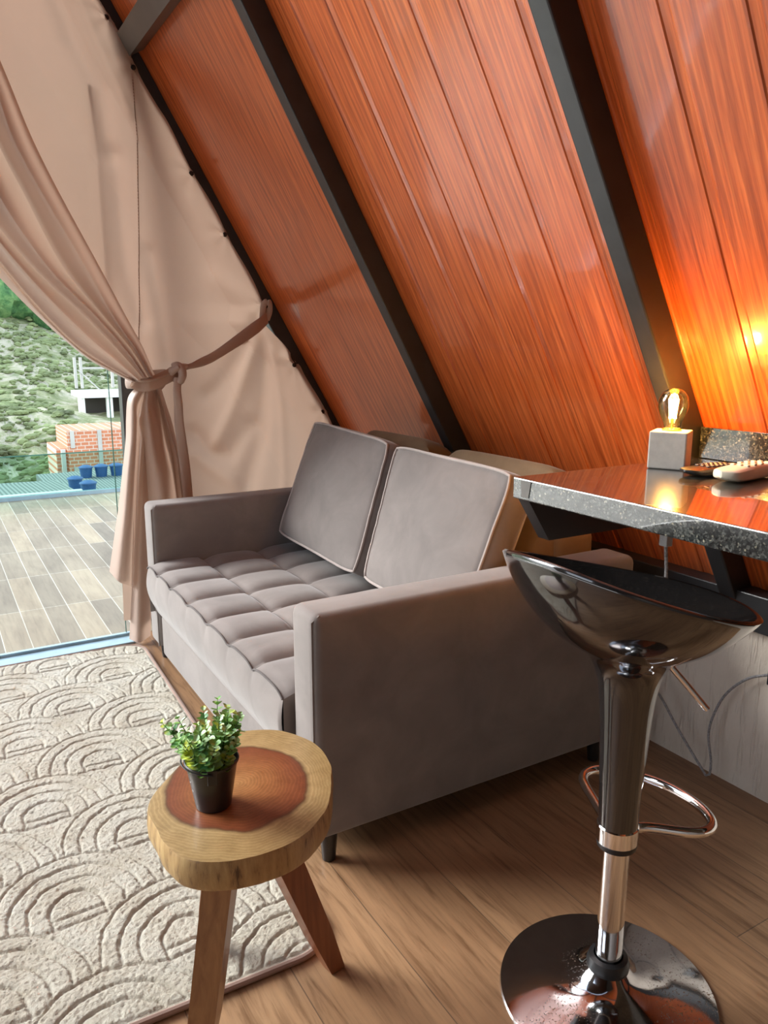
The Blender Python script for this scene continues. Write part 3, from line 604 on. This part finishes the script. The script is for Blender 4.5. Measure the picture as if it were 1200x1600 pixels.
# seat cushion as a height field with stitched cells
YS = [1.512, 1.70, 1.88, 2.065, 2.255, 2.445, 2.61, 2.735]; XS = [.628, .825, 1.035, 1.245, 1.42]
def cellp(t, E):
    k = 0
    while k < len(E)-2 and t > E[k+1]: k += 1
    return min(1, max(0, (t-E[k])/(E[k+1]-E[k])))
rows = []; ny = 170; nx = 90
for j in range(nx+1):
    x = XS[0]+(XS[-1]-XS[0])*j/nx; row = []
    for i in range(ny+1):
        y_ = YS[0]+(YS[-1]-YS[0])*i/ny; a = cellp(x, XS); c_ = cellp(y_, YS)
        pf = (1-abs(2*c_-1)**3.2)**.8; px_ = (1-abs(2*a-1)**3.2)**.8
        if x < XS[1]: px_ = max(px_, .55*(1-a)) if a < .5 else px_
        z = .378+.021*pf*(.42+.58*px_)-.008*(1-px_)*(1 if x > XS[1]-.02 else 0)
        edge = min(1, (x-XS[0])/.03); z -= .010*(1-edge)
        row.append(Vector((x+.006*math.sin((c_-.5)*PI)*0, y_, z+.012*max(0, (x-1.0)/.4))))
    rows.append(row)
g = Geo(); g.grid(rows)
# front face, bulging
fr = []
for k in range(15):
    t = k/14; zt = .372-(.372-.208)*t; bulge = .014*math.sin(PI*min(1, t*1.05))
    fr.append([Vector((rows[0][i].x+(-bulge if 0 < i < ny else -bulge*.6)+.020*t*t, rows[0][i].y, rows[0][i].z*(1-t)+.208*t)) for i in range(ny+1)])
g.grid(fr)
for i0 in (0, ny):
    g.grid([[rows[j][i0] for j in range(nx+1)], [Vector((rows[j][i0].x, rows[j][i0].y, .205)) for j in range(nx+1)]])
seat = g.build('seat_cushion', M_SUEDE, sofa, smooth=True); seat.data.set_sharp_from_angle(angle=R(60))
Geo().tube([(p.x-.002, p.y, p.z+.001) for p in rows[0][::2]], .0026, 6).build('front_piping', M_PIPE, seat, smooth=True)
g = Geo()
for yl in YS[1:-1]:
    i = round((yl-YS[0])/(YS[-1]-YS[0])*ny); g.tube([rows[j][i]+Vector((0, 0, -.0004)) for j in range(0, nx+1, 2)], .0012, 5)
for xl in XS[1:-1]:
    j = round((xl-XS[0])/(XS[-1]-XS[0])*nx); g.tube([rows[j][i]+Vector((0, 0, -.0004)) for i in range(0, ny+1, 2)], .0012, 5)
g.build('stitching', M_PIPE, seat, smooth=True)
for (x_, y_) in ((.690, 1.415), (.690, 2.79), (1.535, 1.425), (1.535, 2.79)):
    Geo().lathe([(.015, 0), (.016, .004), (.022, .085)], (x_, y_, .001), 18).build('leg', M_BLKM, sofa, smooth=True)
def pillow(name, BL, BR, TR, TL, T, bulge, mat, parent, pm=None, n=22, sag=.0, piping=True, rnd=.05, pname='piping', base=None, wr=.002):
    BL, BR, TR, TL = map(Vector, (BL, BR, TR, TL)); Nn = (BR-BL).cross(TL-BL).normalized()
    if Nn.x > 0: Nn = -Nn
    w_ = (BR-BL).length
    def pt(u, v_, side):
        s_ = (u+1)/2; t = (v_+1)/2
        P = BL*(1-s_)*(1-t)+BR*s_*(1-t)+TR*s_*t+TL*(1-s_)*t
        C_ = (BL+BR+TR+TL)/4; k = (abs(u)*abs(v_))**6; P = P+(C_-P)*rnd*k
        P = P+(C_-P)*.02*(max(abs(u), abs(v_))**6)*(1-min(abs(u), abs(v_))**2)
        bf = (1-abs(u)**2.6)*(1-abs(v_)**2.6)
        ns = noise.noise(P*5+Vector((0, 0, side*3)))*.006*(1-max(abs(u), abs(v_))**4)+wr*noise.noise(P*26)
        P = P+Nn*((side > 0)*(bulge*bf+ns) - (side < 0)*(T+bulge*.8*bf))
        return P
    g = Geo(); us = [-1+2*i/n for i in range(n+1)]
    g.grid([[pt(a, b_, 1) for a in us] for b_ in us]); g.grid([[pt(a, b_, -1) for a in us] for b_ in us], flip=True)
    per = [(a, -1) for a in us]+[(1, b_) for b_ in us[1:]]+[(a, 1) for a in us[::-1][1:]]+[(-1, b_) for b_ in us[::-1][1:]]
    rows = []
    Cc = (BL+BR+TR+TL)/4
    for k in range(5):
        t = k/4; row = []
        for (a, b_) in per:
            P = pt(a, b_, 1).lerp(pt(a, b_, -1), t); out_ = (P-Cc); out_ = (out_-Nn*out_.dot(Nn)).normalized(); row.append(P+out_*.012*math.sin(PI*t))
        rows.append(row)
    g.grid(rows)
    o = g.build(name, mat, parent, smooth=True, **({'base': base} if base is not None else {})); 
    bmx = bmesh.new(); bmx.from_mesh(o.data); bmesh.ops.remove_doubles(bmx, verts=bmx.verts, dist=.0005); bmesh.ops.recalc_face_normals(bmx, faces=bmx.faces); bmx.to_mesh(o.data); bmx.free()
    o.data.set_sharp_from_angle(angle=R(70))
    if piping:
        BASES[o.name] = BASES.get(o.name, Vector(base) if base is not None else Vector())
        pp = Geo()
        for sd_ in (1, -1): pp.tube([pt(a, b_, sd_)+Nn*.001*sd_ for (a, b_) in per[:-1]], .0042, 6, closed=True)
        q_ = pp.build(pname, pm, o, smooth=True, base=BASES[o.name])
    return o
# back cushions of the sofa, in the warm-tinted suede
pillow('back_cushion', (1.27, 2.695, .40), (1.27, 2.10, .40), (1.47, 2.12, .845), (1.47, 2.66, .845), .12, .05, M_SUEDEB, sofa, M_PIPE, rnd=.22, piping=False)
pillow('back_cushion', (1.27, 2.09, .40), (1.27, 1.515, .40), (1.47, 1.53, .835), (1.47, 2.06, .835), .12, .04, M_SUEDEB, sofa, M_PIPE, rnd=.10, piping=False)
c1 = pillow('throw_cushion', (1.115, 2.69, .452), (1.115, 2.07, .440), (1.285, 2.135, .850), (1.285, 2.70, .875), .085, .035, M_SUEDE, None, M_PIPEL, base=(1.15, 2.38, .42))
tag(c1, 'taupe suede cushion with piped edges leaning in the far corner of the sofa', 'cushion', 'sofa cushions')
c2 = pillow('throw_cushion', (1.12, 2.03, .440), (1.12, 1.515, .440), (1.285, 1.515, .835), (1.285, 2.10, .845), .085, .03, M_SUEDE, None, M_PIPEL, base=(1.15, 1.78, .42))
tag(c2, 'taupe suede cushion with piped edges leaning beside the near arm of the sofa', 'cushion', 'sofa cushions')

# ------------------------------------------------------------ breakfast counter
ct = thing('stone_counter', (1.3, .5, .8), 'dark speckled granite breakfast counter with upstand against the sloping boards', 'counter')
xb = XB-(.90-ZB)/math.tan(R(60))
Geo().box((.985, -.9, .858), (xb-.012, 1.166, .90), .0025, 2).build('counter_top', M_GRAN, ct)
Geo().box((1.532, -.9, .901), (1.552, 1.160, .972), .001, 1).build('upstand', M_GRAN, ct)
Geo().prism([(.994, .857), (1.052, .770), (1.64, .770), (1.60, .857)], 1, 1.128, 1.160).build('end_apron', M_BLKP, ct)
Geo().add([(.984, 1.138, .864), (.984, 1.118, .864), (.984, 1.112, .897), (.984, 1.142, .897), (.9835, 1.138, .864), (.9835, 1.118, .864), (.9835, 1.112, .897), (.9835, 1.142, .897)], [(4, 5, 6, 7), (0, 4, 7, 3), (1, 5, 6, 2), (3, 7, 6, 2), (0, 1, 5, 4)]).build('glue_smear', M_TAPE, ct)

# lamp: concrete cube and filament bulb
LB = Vector((1.352, 1.095, .9006))
lamp = thing('table_lamp', LB, 'small concrete cube lamp with a glowing bare bulb on the counter', 'lamp')
rz = Matrix.Translation(LB) @ Matrix.Rotation(math.atan2(-.059, .049)-R(10), 4, 'Z')
g = Geo(); g.box((-.038, -.038, 0), (.038, .038, .078), .003, 2, mat=rz); g.build('cube_base', M_CONC, lamp)
bc = LB+Vector((.0, .0, .078))
Geo().lathe([(.020, -.004), (.020, .004), (.017, .005)], bc, 24).build('socket', M_BRASS, lamp, smooth=True)
bp_ = [(.0155, .004), (.017, .012), (.0205, .022), (.0265, .035), (.0300, .047), (.0305, .058), (.028, .070), (.022, .080), (.013, .0865), (.003, .0885)]
bp_ = [(p.x, p.y) for p in catmull([(a, b_, 0) for a, b_ in bp_], 34)]
bu = Geo().lathe(bp_, bc, 36, cap0=False, cap1=True).build('glass_bulb', M_BULB, lamp, smooth=True)
fl = Geo()
for k in range(6):
    a = 2*PI*k/6; fl.tube([bc+Vector((.0055*math.cos(a), .0055*math.sin(a), .026)), bc+Vector((.0095*math.cos(a+.5), .0095*math.sin(a+.5), .066))], .0016, 6)
fl.build('filament', M_FIL, bu, smooth=True)
Geo().tube([bc+Vector((0, 0, .0)), bc+Vector((0, 0, .026))], .003, 8).build('glass_stem', M_BRASS, bu, smooth=True)
pl = bpy.data.lights.new('bulb_light', 'POINT'); pl.energy = 4.6; pl.color = (1, .50, .12); pl.shadow_soft_size = .012
po = bpy.data.objects.new('bulb_light', pl); COL.objects.link(po); po.location = bc+Vector((0, 0, .046))

# remotes
def remote(name, p0, p1, w, h, mat, keym, label, nk, tipup=0):
    p0 = Vector(p0); p1 = Vector(p1); d = (p1-p0); Ln = d.length; a = math.atan2(d.y, d.x)
    t_ = thing(name, p0, label, 'remote control', None); mw = Matrix.Translation(p0) @ Matrix.Rotation(a, 4, 'Z')
    n = 28; V = []; rows = []
    for i in range(n+1):
        u = i/n; e = min(1, (min(u, 1-u)/.13)); hw = w/2*math.sqrt(max(.0, 1-(1-e)**2))*(.86+.14*math.cos((u-.15)*3)) if e < 1 else w/2*(.86+.14*math.cos((u-.15)*3))
        hw = max(hw, .002); zb = .001+.010*(1-min(1, min(u, 1-u)/.22))**1.5+tipup*0; zt = h*(.80+.20*math.sin(u*PI))
        row = []
        for k in range(16):
            an = 2*PI*k/16; cx_, cz_ = math.cos(an), math.sin(an); ex_ = .5
            X_ = math.copysign(abs(cx_)**ex_, cx_)*hw; Z_ = (zt+zb)/2+math.copysign(abs(cz_)**ex_, cz_)*(zt-zb)/2
            row.append(mw @ Vector((u*Ln, X_, Z_)))
        row.append(row[0]); rows.append(row)
    g = Geo(); g.grid(rows); g.add(rows[0][:-1], [tuple(range(16))]); g.add(rows[-1][:-1], [tuple(range(16))])
    body = g.build('casing', mat, t_, smooth=True)
    for i in range(nk):
        for j in range(3):
            u = .34+.52*i/max(1, nk-1); zt = h*(.80+.20*math.sin(u*PI))
            gg = Geo(); gg.box((u*Ln-.0045, (j-1)*w*.26-.0045, zt-.001), (u*Ln+.0045, (j-1)*w*.26+.0045, zt+.0022), .0012, 1, mat=mw); gg.build('button', keym, t_)
    return t_
remote('remote_control', (1.272, .992, .9005), (1.425, .985, .9005), .050, .019, M_BLKP, M_KEYD, 'black remote control on the counter, left of the white one', 7)
remote('remote_control', (1.268, .908, .9005), (1.455, .925, .9005), .054, .030, M_WHITEP, M_KEYS, 'off-white remote control with pale yellow keys on the counter', 5)

# power brick, plug and braided cable
pb = thing('power_adapter', (1.75, 1.04, .35), 'black power adapter plugged into the plaster wall', 'adapter')
Geo().box((1.738, 1.02, .325), (1.764, 1.062, .375), .003).build('adapter_body', M_BLKP, pb)
us = thing('usb_plug', (1.21, .974, .79), 'small grey plug hanging under the granite counter edge', 'plug')
Geo().tube([(1.214, .975, .857), (1.213, .975, .795)], .003, 8).build('short_lead', M_CORD, us)
Geo().box((1.205, .966, .772), (1.222, .985, .803), .0015).build('plug_body', simple('grey_plastic', (.33, .33, .34), .4), us)
fc = bpy.data.curves.new('marking', 'FONT'); fc.body = '5V'; fc.size = .009; fc.extrude = .0002
fo = bpy.data.objects.new('marking', fc); COL.objects.link(fo); bpy.context.view_layer.update()
dg = bpy.context.evaluated_depsgraph_get(); fm_ = bpy.data.meshes.new_from_object(fo.evaluated_get(dg)); bpy.data.objects.remove(fo)
fm_.materials.clear(); fm_.materials.append(M_INK); mk = bpy.data.objects.new('marking', fm_); COL.objects.link(mk); mk.parent = us
mk.matrix_local = Matrix.Translation(Vector((1.2047, .981, .785))-Vector((1.21, .974, .79))) @ Matrix.Rotation(R(-90), 4, 'Z') @ Matrix.Rotation(R(90), 4, 'X')
cab = Geo().tube(arclen([(1.213, .975, .775), (1.217, .972, .72), (1.225, .98, .66), (1.30, 1.06, .48), (1.52, 1.24, .30), (1.68,1.332,.203),(1.69,1.267,.122),(1.692,1.187,.046),(1.694,1.166,.030),(1.70,1.166,.072),(1.71,1.188,.153),(1.73,1.17,.248),(1.742,1.119,.316),(1.745,1.06,.351)], 90), .0034, 8).build('charging_cable', M_CORD, smooth=True)
tag(cab, 'grey braided cable looping down the plaster wall from counter to adapter', 'cable')

# ------------------------------------------------------------ bar stool
SC_ = Vector((.957, .822, 0))
st = thing('bar_stool', SC_, 'glossy black scoop-seat bar stool on a round chrome base by the counter', 'stool')
Geo().lathe([(.190, 0), (.192, .003), (.190, .007), (.165, .012), (.12, .019), (.085, .027), (.060, .037), (.045, .048), (.036, .058), (.030, .062)], SC_, 96).build('base_plate', M_CHROMEP, st, smooth=True)
Geo().lathe([(.030, .054), (.037, .057), (.038, .066), (.034, .078), (.026, .081), (.024, .070)], SC_, 48).build('base_collar', M_BLKP, st, smooth=True)
Geo().lathe([(.0235, .070), (.0235, .33)], SC_, 48).build('pole', M_CHROME, st, smooth=True)
Geo().lathe([(.024, .300), (.0335, .303), (.0345, .308), (.0345, .312), (.0325, .314)], SC_, 48).build('rubber_ring', M_BLKP, st, smooth=True)
Geo().lathe([(.0325, .312), (.0352, .314), (.0355, .343), (.0335, .345)], SC_, 48).build('collar', M_CHROME, st, smooth=True)
# shell
rz_ = [(.0335, .343), (.0345, .38), (.0375, .45), (.0405, .51), (.0440, .56), (.0490, .60), (.0575, .632), (.070, .653), (.092, .672), (.118, .688), (.145, .710), (.170, .739), (.189, .770), (.203, .80), (.212, .83), (.216, .87)]
def rprof(z):
    for (r0, z0), (r1, z1) in zip(rz_, rz_[1:]):
        if z <= z1: t = (z-z0)/(z1-z0); return r0+(r1-r0)*t
    return rz_[-1][0]
sm = catmull([(r, z, 0) for r, z in rz_], 70)
def rim(th):
    dx = math.cos(th)*.20
    return .782-.25*dx+.010*math.cos(2*th)
n = 96; outer = []; inner = []
zs = np.array([p.y for p in sm]); rs = np.array([p.x for p in sm])
for k in range(60):
    t = k/59; row = []
    for j in range(n+1):
        th = 2*PI*j/n; zr = rim(th); z = .343+(zr-.343)*t; 
        r = float(np.interp(z, zs, rs)); b_ = min(1, max(0, (z-.62)/.15)); r *= 1+b_*(.085*math.sin(th)**2-.03*math.cos(th)**2)
        row.append(SC_+Vector((r*math.cos(th), r*math.sin(th), z)))
    outer.append(row)
g = Geo(); g.grid(outer)
lip = []
for j in range(n+1):
    p = outer[-1][j]; d = (p-SC_); d.z = 0; L_ = d.length; lip.append((p, d.normalized(), L_))
rows = [outer[-1]]
rows.append([p-d*.004+Vector((0, 0, .004)) for p, d, L_ in lip]); rows.append([p-d*.010+Vector((0, 0, .002)) for p, d, L_ in lip])
for k in range(1, 18):
    t = k/17; rr = 1-t
    rows.append([SC_+d*((L_-.012)*(1-t))+Vector((0, 0, (p.z)*(1)+(.718-p.z)*(1-(1-t)**2.4))) for p, d, L_ in lip])
g.grid(rows); sh = g.build('seat_shell', M_SHELL, st, smooth=True); 
bmx = bmesh.new(); bmx.from_mesh(sh.data); bmesh.ops.remove_doubles(bmx, verts=bmx.verts, dist=.0004); bmesh.ops.recalc_face_normals(bmx, faces=bmx.faces); bmx.to_mesh(sh.data); bmx.free()
sh.data.set_sharp_from_angle(angle=R(80))
sdv = Vector((.6516, -.7586, 0))
lv = arclen([SC_+sdv*.045+Vector((0, 0, .66)), SC_+sdv*.058+Vector((0, 0, .652)), SC_+sdv*.064+Vector((0, 0, .643)), SC_+sdv*.090+Vector((0, 0, .615)), SC_+sdv*.124+Vector((0, 0, .577))], 20)
Geo().tube(lv, .0052, 12).build('height_lever', M_CHROME, st, smooth=True)
ft = arclen([(.985, .845, .303), (1.04, .835, .300), (1.095, .785, .300), (1.130, .770, .300), (1.163, .785, .300), (1.185, .835, .300), (1.186, .90, .300), (1.168, .955, .300), (1.135, 1.005, .300), (1.095, 1.022, .300), (1.058, 1.003, .300), (1.022, .935, .300), (.985, .86, .303)], 90)
Geo().tube(ft, .0095, 12).build('footrest', M_CHROME, st, smooth=True)

# ------------------------------------------------------------ side table
TC = Vector((.395, 1.152, 0)); tb = thing('side_table', TC, 'rustic three-legged side table with a round tree-slice top', 'table')
OL = [(.249, 1.179), (.355, 1.295), (.405, 1.325), (.460, 1.328), (.521, 1.300), (.556, 1.245), (.566, 1.20), (.558, 1.13), (.539, 1.089), (.515, 1.045), (.489, 1.009), (.44, .972), (.388, .955), (.320, .961), (.264, .994), (.243, 1.04), (.238, 1.088)]
ol = []
OLv = [Vector((a, b_, 0)) for a, b_ in OL]; K = len(OLv)
for k in range(K):
    a, b_, c_, d = OLv[k-1], OLv[k], OLv[(k+1) % K], OLv[(k+2) % K]
    for j in range(8):
        u = j/8; p = .5*((2*b_)+(c_-a)*u+(2*a-5*b_+4*c_-d)*u*u+(3*b_-a-3*c_+d)*u*u*u); p += (p-TC)*(.006*noise.noise(p*40)+.01*noise.noise(p*14)); ol.append(p)
n = len(ol); V = []; F = []; Fm = []
lay = [(1.0-.035, .42), (1.0-.008, .4195), (1.0, .415), (1.010, .395), (1.005, .378), (.985, .370), (.5, .370)]
for s_, z in lay:
    for p in ol: q_ = TC+(p-TC)*s_; V.append((q_.x, q_.y, z))
for i in range(len(lay)-1):
    for j in range(n): F.append((i*n+j, i*n+(j+1) % n, (i+1)*n+(j+1) % n, (i+1)*n+j)); Fm.append(0 if i == 0 else 1)
F.append(tuple(range(n))); Fm.append(0); F.append(tuple((len(lay)-1)*n+j for j in range(n))[::-1]); Fm.append(1)
g = Geo(); g.add(V, F); g.m = Fm; o = g.build('table_top', [M_SLICE, M_EDGE], tb, smooth=True); o.data.set_sharp_from_angle(angle=R(60))
def tleg(foot, top, w0, w1, rot, mat, cut=.0):
    foot = Vector(foot); top = Vector(top); t = (top-foot).normalized(); a = Vector((math.cos(rot), math.sin(rot), 0)); a = (a-t*a.dot(t)).normalized(); b_ = t.cross(a); V = []
    prof_ = [(-1, -1), (1, -1), (1, .55), (.55, 1), (-1, 1)]
    def ring(p, w, flat=False):
        out = []
        for (u, v_) in prof_:
            q_ = p+a*u*w+b_*v_*w
            if flat: q_ = q_-t*((q_.z-foot.z-.0015)/t.z)
            out.append(q_)
        return out
    V = ring(foot, w0*.72, True)+ring(foot+t*.09, w0)+ring(foot.lerp(top, .6), (w0+w1)/2)+ring(top, w1); k = 5
    F = [tuple(range(k)), tuple(range(3*k, 4*k))[::-1]]+[(i*k+j, i*k+(j+1) % k, (i+1)*k+(j+1) % k, (i+1)*k+j) for i in range(3) for j in range(k)]
    g = Geo(); g.add(V, F); o = g.build('leg', mat, tb); return o
tleg((.268, 1.043, 0), (.356, 1.112, .372), .022, .025, .95, M_LEG2); tleg((.556, 1.125, 0), (.424, 1.135, .372), .020, .026, .15, M_LEG); tleg((.362, 1.285, .0185), (.392, 1.20, .372), .018, .022, .5, M_LEG)

# potted plant
PC = Vector((.337, 1.116, .4205)); pp_ = thing('potted_plant', PC, 'small leafy green plant in a black metal bucket on the tree-slice table', 'plant')
pot = Geo().lathe([(.0270, 0), (.0285, .001), (.0410, .076), (.0435, .078), (.0440, .081), (.0420, .082), (.0395, .078), (.0370, .062)], PC, 56, cap1=False).build('bucket', M_BLKM, pp_, smooth=True)
Geo().lathe([(.0001, .064), (.0372, .062)], PC, 40, cap0=False, cap1=False).build('soil', M_SOIL, pp_)
dcam = Vector((-PC.x, -PC.y, 0)).normalized(); sd_ = Vector((-dcam.y, dcam.x, 0))
g = Geo()
for s_ in (1, -1):
    p = PC+dcam*s_*.0405*1+Vector((0, 0, .070)); hh = Geo(); hh.box((-.008, -.0012, -.012), (.008, .0012, .014), .001, 1, mat=Matrix.Translation(p+dcam*s_*.0025) @ Matrix.Rotation(math.atan2(sd_.y, sd_.x), 4, 'Z')); hh.build('handle_lug', M_BLKM, pot)
ha = [PC+dcam*.046+Vector((0, 0, .078))]
for k in range(25):
    a = PI*k/24; ha.append(PC+dcam*(.047*math.cos(a))-sd_*(.048*math.sin(a))+Vector((0, 0, .077+.006*math.sin(a))))
Geo().tube(ha, .0014, 6).build('wire_handle', M_BLKM, pot, smooth=True)
for k_, (ch, hz_) in enumerate((('s', .052), ('n', .036))):
    fc = bpy.data.curves.new('lettering', 'FONT'); fc.body = ch; fc.size = .013; fc.extrude = .0002
    fo = bpy.data.objects.new('lettering', fc); COL.objects.link(fo); bpy.context.view_layer.update()
    fm_ = bpy.data.meshes.new_from_object(fo.evaluated_get(bpy.context.evaluated_depsgraph_get())); bpy.data.objects.remove(fo)
    fm_.materials.clear(); fm_.materials.append(M_INK); mk = bpy.data.objects.new('lettering', fm_); COL.objects.link(mk); mk.parent = pot
    dl = (dcam*.35-sd_*.94).normalized() if (dcam*.35-sd_*.94).dot(rt) < 0 else (dcam*.35+sd_*.94).normalized()
    rr_ = .0285+(.0410-.0285)*(hz_/.076)+.0006; an_ = math.atan2(dl.y, dl.x)
    mk.matrix_local = Matrix.Translation(dl*rr_+Vector((0, 0, hz_))) @ Matrix.Rotation(an_+PI/2, 4, 'Z') @ Matrix.Rotation(R(90-9), 4, 'X')
lf = Geo(); stg = Geo(); rnd = random.Random(5)
def leaf(g, p, d, nrm, s):
    d = d.normalized(); side = d.cross(nrm).normalized(); up_ = side.cross(d); ctr = []
    pts = [(0, 0, 0)]; ring = [(.15, .30), (.45, .50), (.75, .42), (.97, .16)]
    V = [p]; 
    for (a, w) in ring: V += [p+d*a*s-side*w*s+up_*s*.16*w*2, p+d*a*s-up_*s*.02, p+d*a*s+side*w*s+up_*s*.16*w*2]
    V.append(p+d*s*1.05+up_*s*.03)
    F = [(0, 1, 2), (0, 2, 3)]
    for k in range(3): a = 1+3*k; F += [(a, a+3, a+4, a+1), (a+1, a+4, a+5, a+2)]
    F += [(10, 13, 11), (11, 13, 12)]; g.add(V, F)
for k in range(46):
    a = rnd.uniform(0, 2*PI); rr = .020*math.sqrt(rnd.random()); b0 = PC+Vector((rr*math.cos(a), rr*math.sin(a), .060)); tilt = rnd.uniform(.05, .55)*(rr/.02*.6+.5); Ls = rnd.uniform(.060, .112)*(1.12-.35*tilt)
    a2 = a+rnd.uniform(-.5, .5); dr = Vector((math.sin(tilt)*math.cos(a2), math.sin(tilt)*math.sin(a2), math.cos(tilt)))
    P = [b0+dr*Ls*t+Vector((dr.x, dr.y, 0))*.012*t*t+Vector((0, 0, -.006*t*t)) for t in (0, .25, .5, .75, 1.0)]
    stg.tube(P, [.0009]*4+[.0004], 5)
    m_ = int(Ls/.0085)
    for i in range(2, m_+1):
        t = i/m_; p = b0+dr*Ls*t+Vector((dr.x, dr.y, 0))*.012*t*t+Vector((0, 0, -.006*t*t)); ph = i*PI/2+k
        ax = dr.orthogonal().normalized(); ay = dr.cross(ax); s = .0205*(1-.52*t)*rnd.uniform(.8, 1.15)
        for q_ in (0, PI):
            o_ = ax*math.cos(ph+q_)+ay*math.sin(ph+q_); leaf(lf, p, o_+dr*rnd.uniform(.3, .9), dr, s)
lf.build('foliage', M_LEAF, pp_, smooth=True, kind='stuff'); stg.build('stems', M_STEM, pp_, kind='stuff')
